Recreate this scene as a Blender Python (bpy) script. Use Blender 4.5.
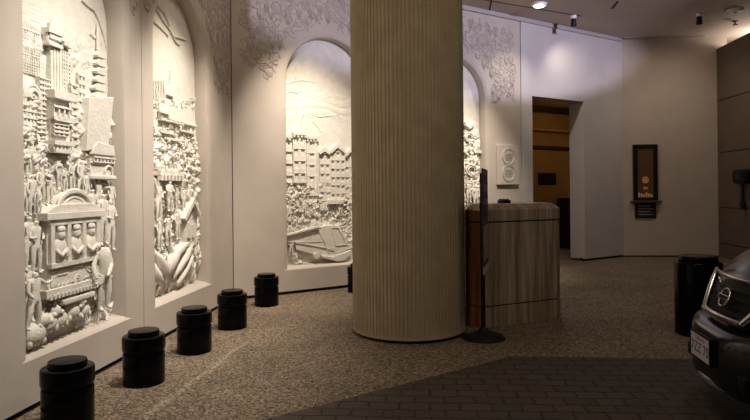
import bpy, bmesh, math, random
from mathutils import Vector, Matrix, noise
random.seed(7)
S = bpy.context.scene
for o in list(bpy.data.objects):
    bpy.data.objects.remove(o, do_unlink=True)
COL = S.collection
PI = math.pi
# ------------------------------------------------------------------ camera
F, HC, H0, ROLL = 590.0, 1.5, 190.0, 0.01
cd = bpy.data.cameras.new('camera')
cam = bpy.data.objects.new('camera', cd); COL.objects.link(cam)
cam.location = (0, 0, HC); cam.rotation_euler = (PI/2, ROLL, 0)
cd.sensor_fit = 'HORIZONTAL'; cd.sensor_width = 36; cd.lens = 36*F/750
cd.shift_y = -20/750; cd.clip_start = .05; cd.clip_end = 200
S.camera = cam
# ------------------------------------------------------------------ world, light, exposure
S.view_settings.view_transform = 'Standard'; S.view_settings.look = 'None'
S.view_settings.gamma = 1; S.view_settings.use_curve_mapping = False
S.view_settings.exposure = 0.45
W = bpy.data.worlds.new('world'); S.world = W; W.use_nodes = True
W.node_tree.nodes['Background'].inputs[0].default_value = (1, .86, .78, 1)
W.node_tree.nodes['Background'].inputs[1].default_value = .014

def lamp(kind, name, loc, target, energy, color, **kw):
    l = bpy.data.lights.new(name, kind); l.energy = energy; l.color = color
    for k, v in kw.items(): setattr(l, k, v)
    o = bpy.data.objects.new(name, l); COL.objects.link(o); o.location = loc
    if target is not None:
        o.rotation_euler = (Vector(target)-Vector(loc)).to_track_quat('-Z', 'Y').to_euler()
    return o
WARM = (1, .86, .71)
# alcove spots on the ceiling, one or two metres out in front of each alcove
def alcove_spot(loc, tgt, e, col=WARM, ang=70): lamp('SPOT', 'alcove_spot', loc, tgt, e, col, spot_size=math.radians(ang), spot_blend=1, shadow_soft_size=.06)
alcove_spot((-.55, 4.15, 4.6), (-2.45, 4.80, .65), 520, (1, .91, .80), 72)
alcove_spot((-.80, 6.15, 4.6), (-2.25, 6.70, .85), 540, WARM, 64)
alcove_spot((-.60, 7.40, 4.6), (-.78, 9.00, .85), 560, WARM, 68)
alcove_spot((2.30, 8.90, 4.6), (1.45, 10.4, .85), 560, WARM, 62)
lamp('POINT', 'frieze_fill', (-.85, 6.90, 4.5), None, 11, (1, .87, .74), shadow_soft_size=.1)  # unseen fill added near the ceiling to brighten the friezes
# cool evening light from the open street side of the drive-in: a low flat beam from the right, under the ceiling
sky = lamp('SPOT', 'street_daylight', (6.0, 3.6, 4.30), (2.35, 9.57, 4.32), 1250, (.82, .76, 1), spot_size=math.radians(64), spot_blend=.3, shadow_soft_size=.10)
sky.scale = (1, .26, 1)
# the two small ceiling spotlights by the doorway wall and the far wall
lamp('SPOT', 'wall_spot', (3.76, 10.98, 4.48), (4.7, 12.4, 1.9), 34, (1, .86, .76), spot_size=math.radians(130), spot_blend=1, shadow_soft_size=.05)
lamp('SPOT', 'wall_spot', (6.06, 10.93, 4.48), (6.3, 12.7, 1.8), 46, (1, .84, .68), spot_size=math.radians(130), spot_blend=1, shadow_soft_size=.05)
# the lit downlight, and an unseen fill added for the counter and car
lamp('SPOT', 'hall_downlight', (2.90, 10.3, 4.6), (2.95, 10.2, 0), 70, (1, .86, .70), spot_size=math.radians(120), spot_blend=.8, shadow_soft_size=.1)
lamp('AREA', 'hall_fill', (2.3, 3.4, 4.6), (1.9, 6.0, 0), 15, (1, .82, .62), size=.5)
# warm lamp behind the dark panelled partition, and the lobby light behind the doorway
lamp('POINT', 'recess_lamp', (8.15, 12.1, 4.28), None, 50, WARM, shadow_soft_size=.15)
lamp('POINT', 'lobby_lamp', (5.2, 13.8, 3.0), None, 8, (1, .66, .32), shadow_soft_size=.1)
# dim warm fill added over the walk, out of frame
lamp('AREA', 'walk_fill', (-.6, 1.6, 4.6), (-1.2, 3.2, 0), 36, (1, .80, .56), size=.6)

# ------------------------------------------------------------------ materials
MATS = {}
def mat(name, col, rough=.7, metal=0., var=0., vscale=8., bump=0., bscale=60., spec=.5, emit=None, estr=0., coat=0.):
    m = bpy.data.materials.new(name); m.use_nodes = True; nt = m.node_tree; b = nt.nodes['Principled BSDF']
    b.inputs['Base Color'].default_value = (*col, 1); b.inputs['Roughness'].default_value = rough
    b.inputs['Metallic'].default_value = metal; b.inputs['Specular IOR Level'].default_value = spec
    b.inputs['Coat Weight'].default_value = coat
    tc = nt.nodes.new('ShaderNodeTexCoord')
    if var:
        n = nt.nodes.new('ShaderNodeTexNoise'); n.inputs['Scale'].default_value = vscale; n.inputs['Detail'].default_value = 6
        r = nt.nodes.new('ShaderNodeMapRange'); r.inputs[3].default_value = 1-var; r.inputs[4].default_value = 1+var
        r.inputs[1].default_value = .3; r.inputs[2].default_value = .7
        mx = nt.nodes.new('ShaderNodeVectorMath'); mx.operation = 'SCALE'; mx.inputs[0].default_value = col
        nt.links.new(tc.outputs['Object'], n.inputs['Vector']); nt.links.new(n.outputs['Fac'], r.inputs[0])
        nt.links.new(r.outputs[0], mx.inputs['Scale']); nt.links.new(mx.outputs[0], b.inputs['Base Color'])
    if bump:
        n = nt.nodes.new('ShaderNodeTexNoise'); n.inputs['Scale'].default_value = bscale; n.inputs['Detail'].default_value = 4
        bp = nt.nodes.new('ShaderNodeBump'); bp.inputs['Strength'].default_value = bump; bp.inputs['Distance'].default_value = .01
        nt.links.new(tc.outputs['Object'], n.inputs['Vector']); nt.links.new(n.outputs['Fac'], bp.inputs['Height'])
        nt.links.new(bp.outputs['Normal'], b.inputs['Normal'])
    if emit:
        b.inputs['Emission Color'].default_value = (*emit, 1); b.inputs['Emission Strength'].default_value = estr
    MATS[name] = m
    return m
mat('plaster', (.49, .44, .39), .85, var=.05, vscale=3, bump=.1, bscale=90)
mat('door_plaster', (.54, .51, .50), .8, var=.04, vscale=3, bump=.05)
mat('far_plaster', (.44, .37, .31), .85, var=.04, vscale=3, bump=.05)
mat('carving', (.72, .695, .635), .85, var=.06, vscale=9, bump=.55, bscale=38)
mat('vine', (.42, .375, .34), .9, var=.15, vscale=12)  # darker than the plaster, so the carving's shadow lines are partly in the colour
mat('ceiling', (.54, .45, .40), .9, var=.04, vscale=1.5)
mat('cornice', (.42, .38, .38), .8)
mat('dark_gap', (.015, .013, .012), .9)
mat('bollard_black', (.002, .002, .0025), .22, spec=.10, var=.2, vscale=20, bump=.08, bscale=25, )
mat('black_metal', (.005, .005, .006), .5, spec=.3)
mat('sign_black', (.012, .012, .016), .35)
mat('sign_white', (.55, .55, .62), .6)
mat('plaque_stone', (.52, .48, .44), .8, var=.04, vscale=10)
mat('plaque_ink', (.33, .30, .27), .8)
mat('partition', (.12, .086, .058), .6, var=.1, vscale=2)
mat('amber_wall', (.38, .22, .07), .7, var=.1, vscale=2)
mat('dark_wood', (.03, .018, .010), .5)
mat('car_paint', (.004, .004, .005), .22, spec=.35, coat=.35)
mat('car_plastic', (.004, .004, .004), .5, spec=.2)
mat('glass_dark', (.012, .014, .018), .06, spec=.8)
mat('chrome', (.62, .59, .56), .16, metal=1)
mat('headlight', (.35, .36, .38), .1, metal=.7)
mat('tyre', (.012, .012, .012), .9)
mat('plate_white', (.50, .50, .58), .5)
mat('plate_blue', (.02, .03, .12), .6)
mat('plate_red', (.45, .06, .05), .6)
mat('lamp_white', (.8, .8, .8), .5)
mat('lamp_glow', (1, 1, 1), .5, emit=(1, .95, .88), estr=9)
mat('brass', (.16, .10, .04), .4, metal=.6)
mat('poster_dark', (.05, .022, .010), .5, emit=(.30, .10, .03), estr=.03)
mat('poster_amber', (.32, .15, .05), .5, emit=(1, .50, .18), estr=.07)
mat('concrete', (.37, .305, .21), .85, var=.10, vscale=5, bump=.2, bscale=60)

def floor_mat():
    m = bpy.data.materials.new('aggregate'); m.use_nodes = True; nt = m.node_tree; b = nt.nodes['Principled BSDF']; L = nt.links.new
    tc = nt.nodes.new('ShaderNodeTexCoord')
    n = nt.nodes.new('ShaderNodeTexNoise'); n.inputs['Scale'].default_value = 48; n.inputs['Detail'].default_value = 9; n.inputs['Roughness'].default_value = .75
    L(tc.outputs['Object'], n.inputs['Vector'])
    cr = nt.nodes.new('ShaderNodeValToRGB'); e = cr.color_ramp.elements
    e[0].position = .36; e[0].color = (.07, .050, .034, 1); e[1].position = .62; e[1].color = (.46, .36, .25, 1)
    x = e.new(.48); x.color = (.22, .165, .11, 1)
    L(n.outputs['Fac'], cr.inputs[0])
    n2 = nt.nodes.new('ShaderNodeTexNoise'); n2.inputs['Scale'].default_value = 1.3; n2.inputs['Detail'].default_value = 5
    L(tc.outputs['Object'], n2.inputs['Vector'])
    mr = nt.nodes.new('ShaderNodeMapRange'); mr.inputs[1].default_value = .3; mr.inputs[2].default_value = .7; mr.inputs[3].default_value = .82; mr.inputs[4].default_value = 1.15
    L(n2.outputs['Fac'], mr.inputs[0])
    sc = nt.nodes.new('ShaderNodeVectorMath'); sc.operation = 'SCALE'; L(cr.outputs[0], sc.inputs[0]); L(mr.outputs[0], sc.inputs['Scale'])
    vo = nt.nodes.new('ShaderNodeTexVoronoi'); vo.inputs['Scale'].default_value = 62; L(tc.outputs['Object'], vo.inputs['Vector'])
    sp = nt.nodes.new('ShaderNodeSeparateColor'); L(vo.outputs['Color'], sp.inputs[0])
    m_ = nt.nodes.new('ShaderNodeMapRange'); m_.inputs[3].default_value = .14; m_.inputs[4].default_value = 1.02; L(sp.outputs[0], m_.inputs[0])
    s2 = nt.nodes.new('ShaderNodeVectorMath'); s2.operation = 'SCALE'; L(sc.outputs[0], s2.inputs[0]); L(m_.outputs[0], s2.inputs['Scale']); sc = s2
    b.inputs['Roughness'].default_value = .85
    # pale mineral streaks along old joints in the walk
    prev = sc.outputs[0]
    for (x0, y0), (x1, y1), wd, st in (((-1.55, 3.9), (-1.30, 5.9), .05, .75), ((-1.30, 5.5), (1.4, 5.45), .02, .45), ((-1.2, 4.4), (-.2, 5.6), .02, .4)):
        dx, dy = x1-x0, y1-y0; ln = math.hypot(dx, dy)
        def dot(vx, vy, off):
            d = nt.nodes.new('ShaderNodeVectorMath'); d.operation = 'DOT_PRODUCT'; L(tc.outputs['Object'], d.inputs[0]); d.inputs[1].default_value = (vx, vy, 0)
            a_ = nt.nodes.new('ShaderNodeMath'); a_.operation = 'SUBTRACT'; L(d.outputs['Value'], a_.inputs[0]); a_.inputs[1].default_value = off; return a_.outputs[0]
        nx, ny = -dy/ln, dx/ln
        across = dot(nx, ny, nx*x0+ny*y0); along = dot(dx/ln, dy/ln, (dx*x0+dy*y0)/ln)
        wob = nt.nodes.new('ShaderNodeMath'); wob.operation = 'MULTIPLY_ADD'; L(n2.outputs['Fac'], wob.inputs[0]); wob.inputs[1].default_value = .14; wob.inputs[2].default_value = -.07
        ad = nt.nodes.new('ShaderNodeMath'); ad.operation = 'ADD'; L(across, ad.inputs[0]); L(wob.outputs[0], ad.inputs[1])
        ab = nt.nodes.new('ShaderNodeMath'); ab.operation = 'ABSOLUTE'; L(ad.outputs[0], ab.inputs[0])
        m1 = nt.nodes.new('ShaderNodeMapRange'); m1.inputs[1].default_value = 0; m1.inputs[2].default_value = wd; m1.inputs[3].default_value = 1; m1.inputs[4].default_value = 0; L(ab.outputs[0], m1.inputs[0])
        m2 = nt.nodes.new('ShaderNodeMapRange'); m2.inputs[1].default_value = 0; m2.inputs[2].default_value = .15; L(along, m2.inputs[0])
        m3 = nt.nodes.new('ShaderNodeMapRange'); m3.inputs[1].default_value = ln; m3.inputs[2].default_value = ln-.3; L(along, m3.inputs[0])
        m4 = nt.nodes.new('ShaderNodeMapRange'); m4.inputs[1].default_value = .46; m4.inputs[2].default_value = .62; m4.inputs[4].default_value = st; L(n.outputs['Fac'], m4.inputs[0])
        f = m1.outputs[0]
        for o_ in (m2, m3, m4):
            q = nt.nodes.new('ShaderNodeMath'); q.operation = 'MULTIPLY'; L(f, q.inputs[0]); L(o_.outputs[0], q.inputs[1]); f = q.outputs[0]
        mxn = nt.nodes.new('ShaderNodeMix'); mxn.data_type = 'RGBA'; L(f, mxn.inputs[0]); L(prev, mxn.inputs[6]); mxn.inputs[7].default_value = (.62, .56, .48, 1); prev = mxn.outputs[2]
    L(prev, b.inputs['Base Color'])
    bp = nt.nodes.new('ShaderNodeBump'); bp.inputs['Strength'].default_value = .45; bp.inputs['Distance'].default_value = .008
    L(n.outputs['Fac'], bp.inputs['Height']); L(bp.outputs[0], b.inputs['Normal'])
    MATS['aggregate'] = m
floor_mat()
def paver_mat():
    m = bpy.data.materials.new('pavers'); m.use_nodes = True; nt = m.node_tree; b = nt.nodes['Principled BSDF']; L = nt.links.new
    tc = nt.nodes.new('ShaderNodeTexCoord'); mp = nt.nodes.new('ShaderNodeMapping'); mp.inputs['Rotation'].default_value = (0, 0, math.radians(4))
    L(tc.outputs['Object'], mp.inputs[0])
    nz = nt.nodes.new('ShaderNodeTexNoise'); nz.inputs['Scale'].default_value = 7; L(mp.outputs[0], nz.inputs['Vector'])
    ad = nt.nodes.new('ShaderNodeVectorMath'); ad.operation = 'MULTIPLY_ADD'; L(nz.outputs['Color'], ad.inputs[0]); ad.inputs[1].default_value = (.05, .05, 0); L(mp.outputs[0], ad.inputs[2])
    br = nt.nodes.new('ShaderNodeTexBrick'); L(ad.outputs[0], br.inputs['Vector'])
    br.inputs['Scale'].default_value = 1; br.inputs['Brick Width'].default_value = .21; br.inputs['Row Height'].default_value = .135
    br.inputs['Mortar Size'].default_value = .009; br.inputs['Mortar Smooth'].default_value = .4
    br.inputs['Color1'].default_value = (.058, .044, .034, 1); br.inputs['Color2'].default_value = (.042, .032, .026, 1); br.inputs['Mortar'].default_value = (.012, .010, .009, 1)
    L(br.outputs['Color'], b.inputs['Base Color']); b.inputs['Roughness'].default_value = .8
    n = nt.nodes.new('ShaderNodeTexNoise'); n.inputs['Scale'].default_value = 50; L(tc.outputs['Object'], n.inputs['Vector'])
    mm = nt.nodes.new('ShaderNodeMath'); mm.operation = 'MULTIPLY_ADD'; L(br.outputs['Fac'], mm.inputs[0]); mm.inputs[1].default_value = -1; L(n.outputs['Fac'], mm.inputs[2])
    bp = nt.nodes.new('ShaderNodeBump'); bp.inputs['Strength'].default_value = .8; bp.inputs['Distance'].default_value = .012
    L(mm.outputs[0], bp.inputs['Height']); L(bp.outputs[0], b.inputs['Normal'])
    MATS['pavers'] = m
paver_mat()
def travertine(name, cols, rough=.45):
    m = bpy.data.materials.new(name); m.use_nodes = True; nt = m.node_tree; b = nt.nodes['Principled BSDF']; L = nt.links.new
    tc = nt.nodes.new('ShaderNodeTexCoord'); mp = nt.nodes.new('ShaderNodeMapping'); mp.inputs['Scale'].default_value = (1, 1, .05)
    L(tc.outputs['Object'], mp.inputs[0])
    n = nt.nodes.new('ShaderNodeTexNoise'); n.inputs['Scale'].default_value = 16; n.inputs['Detail'].default_value = 7; n.inputs['Roughness'].default_value = .65
    L(mp.outputs[0], n.inputs['Vector'])
    cr = nt.nodes.new('ShaderNodeValToRGB'); e = cr.color_ramp.elements
    e[0].position = .33; e[0].color = (*cols[0], 1); e[1].position = .68; e[1].color = (*cols[2], 1); k = e.new(.5); k.color = (*cols[1], 1)
    L(n.outputs['Fac'], cr.inputs[0]); L(cr.outputs[0], b.inputs['Base Color']); b.inputs['Roughness'].default_value = rough
    MATS[name] = m
travertine('travertine', ((.17, .125, .088), (.32, .25, .185), (.50, .415, .325)))
travertine('red_wood', ((.10, .035, .015), (.20, .075, .03), (.28, .12, .05)))

# ------------------------------------------------------------------ mesh helpers
class MB:
    def __init__(s): s.v = []; s.f = []
    def add(s, vs, fs):
        k = len(s.v); s.v += [tuple(p) for p in vs]; s.f += [tuple(i+k for i in q) for q in fs]; return s
    def box(s, x0, x1, y0, y1, z0, z1, M=None):
        vs = [(x, y, z) for x in (x0, x1) for y in (y0, y1) for z in (z0, z1)]
        if M: vs = [M @ Vector(p) for p in vs]
        return s.add(vs, [(0, 1, 3, 2), (4, 6, 7, 5), (0, 4, 5, 1), (2, 3, 7, 6), (0, 2, 6, 4), (1, 5, 7, 3)])
    def lathe(s, prof, n=32, c=(0, 0), ph=0):
        vs = []; fs = []
        for r, z in prof:
            for i in range(n):
                a = ph+2*PI*i/n; vs.append((c[0]+r*math.cos(a), c[1]+r*math.sin(a), z))
        for j in range(len(prof)-1):
            for i in range(n):
                k = (i+1) % n; fs.append((j*n+i, j*n+k, (j+1)*n+k, (j+1)*n+i))
        fs.append(tuple(range(n))[::-1]); fs.append(tuple((len(prof)-1)*n+i for i in range(n)))
        return s.add(vs, fs)
    def prism(s, poly, z0, z1):
        n = len(poly); vs = [(x, y, z0) for x, y in poly]+[(x, y, z1) for x, y in poly]
        return s.add(vs, [tuple(range(n))[::-1], tuple(range(n, 2*n))]+[(i, (i+1) % n, n+(i+1) % n, n+i) for i in range(n)])
    def slab(s, poly, d0, d1):
        """outline in (a, z), extruded outward (local -y) from depth d0 to d1"""
        n = len(poly); vs = [(a, -d0, z) for a, z in poly]+[(a, -d1, z) for a, z in poly]
        return s.add(vs, [tuple(range(n))[::-1], tuple(range(n, 2*n))]+[(i, (i+1) % n, n+(i+1) % n, n+i) for i in range(n)])
    def rbox(s, a0, a1, z0, z1, d0, d1):
        return s.box(min(a0, a1), max(a0, a1), -d1, -d0, min(z0, z1), max(z0, z1))
    def tube(s, pts, r, n=6, closed=False):
        pts = [Vector(p) for p in pts]; N = len(pts); vs = []; fs = []; up = None
        rs = r if isinstance(r, (list, tuple)) else [r]*N
        for i, p in enumerate(pts):
            if closed: t = pts[(i+1) % N]-pts[i-1]
            else: t = pts[min(i+1, N-1)]-pts[max(i-1, 0)]
            if t.length < 1e-9: t = Vector((0, 0, 1))
            t.normalize()
            if up is None or abs(up.dot(t)) > .95: up = Vector((0, 0, 1)) if abs(t.z) < .9 else Vector((0, 1, 0))
            x = t.cross(up).normalized(); y = x.cross(t).normalized(); up = y
            for k in range(n):
                a = 2*PI*k/n; vs.append(p+rs[i]*(math.cos(a)*x+math.sin(a)*y))
        for i in range(N if closed else N-1):
            j = (i+1) % N
            for k in range(n):
                l = (k+1) % n; fs.append((i*n+k, i*n+l, j*n+l, j*n+k))
        if not closed: fs.append(tuple(range(n))[::-1]); fs.append(tuple((N-1)*n+k for k in range(n)))
        return s.add(vs, fs)
    def ell(s, c, r, nu=10, nv=7, M=None):
        vs = [(0, 0, r[2])]
        for j in range(1, nv):
            t = PI*j/nv
            for i in range(nu):
                p = 2*PI*i/nu; vs.append((r[0]*math.sin(t)*math.cos(p), r[1]*math.sin(t)*math.sin(p), r[2]*math.cos(t)))
        vs.append((0, 0, -r[2])); fs = []
        for i in range(nu):
            k = (i+1) % nu; fs.append((0, 1+i, 1+k)); fs.append((len(vs)-1, 1+(nv-2)*nu+k, 1+(nv-2)*nu+i))
            for j in range(nv-2): fs.append((1+j*nu+i, 1+(j+1)*nu+i, 1+(j+1)*nu+k, 1+j*nu+k))
        if M: vs = [M @ Vector(p) for p in vs]
        return s.add([(p[0]+c[0], p[1]+c[1], p[2]+c[2]) for p in vs], fs)
    def build(s, name, m, parent=None, loc=None, smooth=0, bevel=0, kind=None, rotz=None):
        me = bpy.data.meshes.new(name); me.from_pydata(s.v, [], s.f)
        bm = bmesh.new(); bm.from_mesh(me); bmesh.ops.recalc_face_normals(bm, faces=bm.faces); bm.to_mesh(me); bm.free()
        me.materials.append(MATS[m]); o = bpy.data.objects.new(name, me); COL.objects.link(o)
        if parent: o.parent = parent
        if loc: o.location = loc
        if rotz is not None: o.rotation_euler[2] = rotz
        if bevel:
            b = o.modifiers.new('bevel', 'BEVEL'); b.width = bevel; b.segments = 2; b.limit_method = 'ANGLE'; b.angle_limit = math.radians(40)
        if smooth:
            me.polygons.foreach_set('use_smooth', [True]*len(me.polygons))
            if smooth < 180:
                me.set_sharp_from_angle(angle=math.radians(smooth))
        if kind: o['kind'] = kind
        return o
def empty(name, loc=(0, 0, 0), rotz=0, label=None, cat=None, group=None):
    o = bpy.data.objects.new(name, None); COL.objects.link(o); o.location = loc; o.rotation_euler[2] = rotz; o.empty_display_size = .1
    return tag(o, label, cat, group)
def tag(o, label=None, cat=None, group=None, kind=None):
    if label: o['label'] = label
    if cat: o['category'] = cat
    if group: o['group'] = group
    if kind: o['kind'] = kind
    return o
def copy_tree(o, parent=None):
    c = o.copy(); COL.objects.link(c)
    if parent: c.parent = parent
    for ch in list(o.children): copy_tree(ch, c)
    return c
def text(name, body, size, m, parent, loc, rot, depth=.002, align='CENTER', sx=1):
    c = bpy.data.curves.new(name, 'FONT'); c.body = body; c.size = size; c.extrude = depth; c.align_x = align; c.align_y = 'CENTER'
    t_ = bpy.data.objects.new('text_tmp', c); COL.objects.link(t_); dg = bpy.context.evaluated_depsgraph_get(); dg.update()
    me = bpy.data.meshes.new_from_object(t_.evaluated_get(dg)); bpy.data.objects.remove(t_, do_unlink=True)
    me.materials.clear(); me.materials.append(MATS[m]); o = bpy.data.objects.new(name, me); COL.objects.link(o); o.parent = parent
    o.location = loc; o.rotation_euler = rot; o.scale = (sx, 1, 1)
    return o

# ------------------------------------------------------------------ sight lines and wall frames
def ray(x, y):
    u = x-375; v = y-H0
    return Vector(((u-ROLL*v)/F, 1, -(v+ROLL*u)/F))
def ground(x, y, z=0):
    d = ray(x, y); k = (z-HC)/d.z
    return Vector((d.x*k, d.y*k, z))
class Frame:
    """a wall: s runs along it (to the right seen from the walk), d stands out of it, z up; local axes x = along, -y = out"""
    def __init__(s, p, t):
        s.p = Vector((p[0], p[1], 0)); s.t = Vector((t[0], t[1], 0)).normalized(); s.n = Vector((s.t.y, -s.t.x, 0)); s.rz = math.atan2(s.t.y, s.t.x)
    def w(s, a, z, d=0): return s.p+s.t*a+s.n*d+Vector((0, 0, z))
    def px(s, x, y, d=0):
        r = ray(x, y); c = Vector((0, 0, HC)); q = s.p+s.n*d
        k = (q-c).dot(s.n)/r.dot(s.n); h = c+r*k
        return (h-s.p).dot(s.t), h.z
LW = Frame((-2.792, 0), (.1021, .9948))
BW = Frame((-1.960, 8.111), (.8434, .5373))
FW = Frame((5.35, 12.768), (.997, -.078))
RW = Frame((7.33, 12.61), (-.1021, -.9948))
ZC = 4.72
ALC = [(LW, 4.708, .724, 2.94), (LW, 6.62, .765, 3.03), (BW, 1.53, .785, 3.10), (BW, 4.00, .785, 3.10)]
SILL, BACK = .352, .17

# ------------------------------------------------------------------ structure
def alcove_panel(name, i_, s0, s1, zt, m='plaster'):
    fr, sc, RO, SPR = ALC[i_]; RA = RO-.078
    b = MB(); N = 28
    def outline(r, zs, d):
        pts = [(sc-r, zs)]+[(sc-r, zs+(SPR-zs)*k/6) for k in range(1, 6)]
        pts += [(sc-r*math.cos(PI*k/N), SPR+r*math.sin(PI*k/N)) for k in range(N+1)]
        pts += [(sc+r, SPR-(SPR-zs)*k/6) for k in range(1, 7)]
        return [fr.w(a, z, d) for a, z in pts]
    rings = [outline(RO, SILL, 0), outline(RO-.035, SILL+.006, -.006), outline(RO-.065, SILL+.016, -.018), outline(RA, SILL+.03, -.04), outline(RA, SILL+.055, -BACK)]
    n = len(rings[0])
    vs = [p for r in rings for p in r]; fs = []
    for j in range(len(rings)-1):
        for i in range(n):
            k = (i+1) % n; fs.append((j*n+i, j*n+k, (j+1)*n+k, (j+1)*n+i))
    fs.append(tuple((len(rings)-1)*n+i for i in range(n)))
    b.add(vs, fs)
    zb = .045
    def quad(a0, a1, z0, z1): b.add([fr.w(a0, z0), fr.w(a1, z0), fr.w(a1, z1), fr.w(a0, z1)], [(0, 1, 2, 3)])
    quad(s0, sc-RO, zb, zt); quad(sc+RO, s1, zb, zt); quad(sc-RO, sc+RO, zb, SILL)
    for k in range(N):
        a0, z0 = sc-RO*math.cos(PI*k/N), SPR+RO*math.sin(PI*k/N); a1, z1 = sc-RO*math.cos(PI*(k+1)/N), SPR+RO*math.sin(PI*(k+1)/N)
        b.add([fr.w(a0, z0), fr.w(a1, z1), fr.w(a1, zt), fr.w(a0, zt)], [(0, 1, 2, 3)])
    # edges of the panel at its joints and along the foot
    for a in (s0, s1): b.add([fr.w(a, zb), fr.w(a, zb, -.06), fr.w(a, zt, -.06), fr.w(a, zt)], [(0, 1, 2, 3)])
    b.add([fr.w(s0, zb), fr.w(s1, zb), fr.w(s1, zb, -.06), fr.w(s0, zb, -.06)], [(0, 1, 2, 3)])
    return b.build(name, m, smooth=35, kind='structure')
def wall_quad(b, fr, a0, a1, z0, z1, d=0): b.add([fr.w(a0, z0, d), fr.w(a1, z0, d), fr.w(a1, z1, d), fr.w(a0, z1, d)], [(0, 1, 2, 3)])
def wall_block(b, fr, a0, a1, z0, z1, d0, d1):
    b.add([fr.w(a, z, d) for a in (a0, a1) for d in (d0, d1) for z in (z0, z1)], [(0, 1, 3, 2), (4, 6, 7, 5), (0, 4, 5, 1), (2, 3, 7, 6), (0, 2, 6, 4), (1, 5, 7, 3)])

G = .007
alcove_panel('wall_left', 0, 3.62+G, 5.655-G, ZC)
alcove_panel('wall_left.001', 1, 5.655+G, 8.14, ZC)
b = MB(); wall_block(b, LW, -2, 3.62-G, .045, ZC, -.2, 0); b.build('wall_left.002', 'plaster', kind='structure')
alcove_panel('wall_back', 2, .008, 2.765-G, ZC)
alcove_panel('wall_back.001', 3, 2.765+G, 5.60-G, ZC)
# smooth end of the back wall with the doorway
b = MB(); D0, D1, DT = 5.896, 7.397, 3.265
wall_block(b, BW, 5.60+G, D0, .045, ZC, -.35, .012); wall_block(b, BW, D1, 8.69, .045, ZC, -.35, .012); wall_block(b, BW, D0, D1, DT, ZC, -.35, .012)
b.build('wall_back.002', 'door_plaster', kind='structure')
b = MB(); wall_block(b, FW, -.02, 2.20, .03, ZC+.12, -.25, 0); b.build('wall_far', 'far_plaster', kind='structure')
b = MB(); wall_block(b, FW, 2.2, 6, 0, 6, -3.2, -3.0); b.build('wall_far.001', 'far_plaster', kind='structure')
# dark panelled partition on the right, lower than the ceiling
b = MB(); zs = [.30, 1.06, 2.22, 3.32, 4.45]; z0 = 0
for z1 in zs:
    for a0, a1 in ((0, 2.4), (2.4, 4.8), (4.8, 7.2)):
        wall_block(b, RW, a0+.006, a1-.006, z0+.010, z1-.010, -.10, 0)
    z0 = z1
b.build('wall_right', 'partition', kind='structure')
b = MB(); wall_block(b, RW, .01, 7.2, 0, 4.44, -.25, -.03); b.build('wall_right.001', 'dark_gap', kind='structure')
# recesses: joints and foot
b = MB(); wall_block(b, LW, -2, 8.15, 0, .06, -.12, -.05); b.build('baseboard_left', 'dark_gap', kind='structure')
b = MB()
for s0, s1 in ((0, D0), (D1, 8.69)): wall_block(b, BW, s0, s1, 0, .06, -.12, -.04)
b.build('baseboard_back', 'dark_gap', kind='structure')
b = MB(); wall_block(b, FW, 0, 2.2, 0, .05, -.12, -.03); b.build('baseboard_far', 'dark_gap', kind='structure')
b = MB()
for fr, s in ((LW, 3.62), (LW, 5.655), (BW, 2.765), (BW, 5.60)): wall_block(b, fr, s-.012, s+.012, .05, ZC, -.055, -.03)
b.build('trim_1', 'dark_gap', kind='structure')
# cornice under the ceiling
b = MB(); wall_block(b, BW, 0, 8.66, ZC-.075, ZC, .0, .05); wall_block(b, LW, 0, 8.14, ZC-.075, ZC, 0, .05); b.build('trim_2', 'cornice', kind='structure')
b = MB(); wall_block(b, FW, .03, 1.70, ZC-.02, ZC+.1, 0, .12); b.build('trim_3', 'cornice', kind='structure')
# ceiling with its joints
b = MB()
b.add([(-6, -6, ZC), (14, -6, ZC), (14, 17, ZC), (-6, 17, ZC), (-6, -6, ZC+.2), (14, -6, ZC+.2), (14, 17, ZC+.2), (-6, 17, ZC+.2)], [(0, 1, 2, 3), (4, 5, 6, 7), (0, 1, 5, 4), (1, 2, 6, 5), (2, 3, 7, 6), (3, 0, 4, 7)])
b.build('ceiling', 'ceiling', kind='structure')
b = MB()
def ceil_line(x0, y0, x1, y1, w=.012):
    p, q = Vector((x0, y0, 0)), Vector((x1, y1, 0)); n = (q-p).normalized(); n = Vector((-n.y, n.x, 0))*w
    b.add([(*(p+n).xy, ZC-.004), (*(q+n).xy, ZC-.004), (*(q-n).xy, ZC-.004), (*(p-n).xy, ZC-.004), (*(p+n).xy, ZC+.01), (*(q+n).xy, ZC+.01), (*(q-n).xy, ZC+.01), (*(p-n).xy, ZC+.01)],
          [(0, 1, 2, 3), (4, 5, 6, 7), (0, 1, 5, 4), (1, 2, 6, 5), (2, 3, 7, 6), (3, 0, 4, 7)])
ceil_line(1.6, 6.6, 2.117, 10.84); ceil_line(.3, 9.25, 3.89, 11.05); ceil_line(4.23, 10.2, 4.30, 10.62, .02)
b.build('trim_4', 'dark_gap', kind='structure')

# floor: pebble concrete walk and the dark paved drive
PAV = [ground(262, 420).xy, ground(513, 356).xy, ground(693, 359).xy]
dl = (PAV[0]-PAV[1]).normalized(); dr = (PAV[2]-PAV[1]).normalized()
PA, PB = PAV[0]+dl*5, PAV[2]+dr*9
b = MB(); b.add([(PA.x, PA.y, 0), (PAV[1].x, PAV[1].y, 0), (PB.x, PB.y, 0), (14, 17, 0), (-6, 17, 0), (-6, PA.y, 0)], [(0, 1, 2, 3, 4, 5)])
b.build('floor', 'aggregate', kind='structure')
b = MB(); b.add([(PA.x, PA.y, 0), (PAV[1].x, PAV[1].y, 0), (PB.x, PB.y, 0), (14, -6, 0), (-6, -6, 0)], [(0, 1, 2, 3, 4)])
b.build('floor.001', 'pavers', kind='structure')

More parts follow.
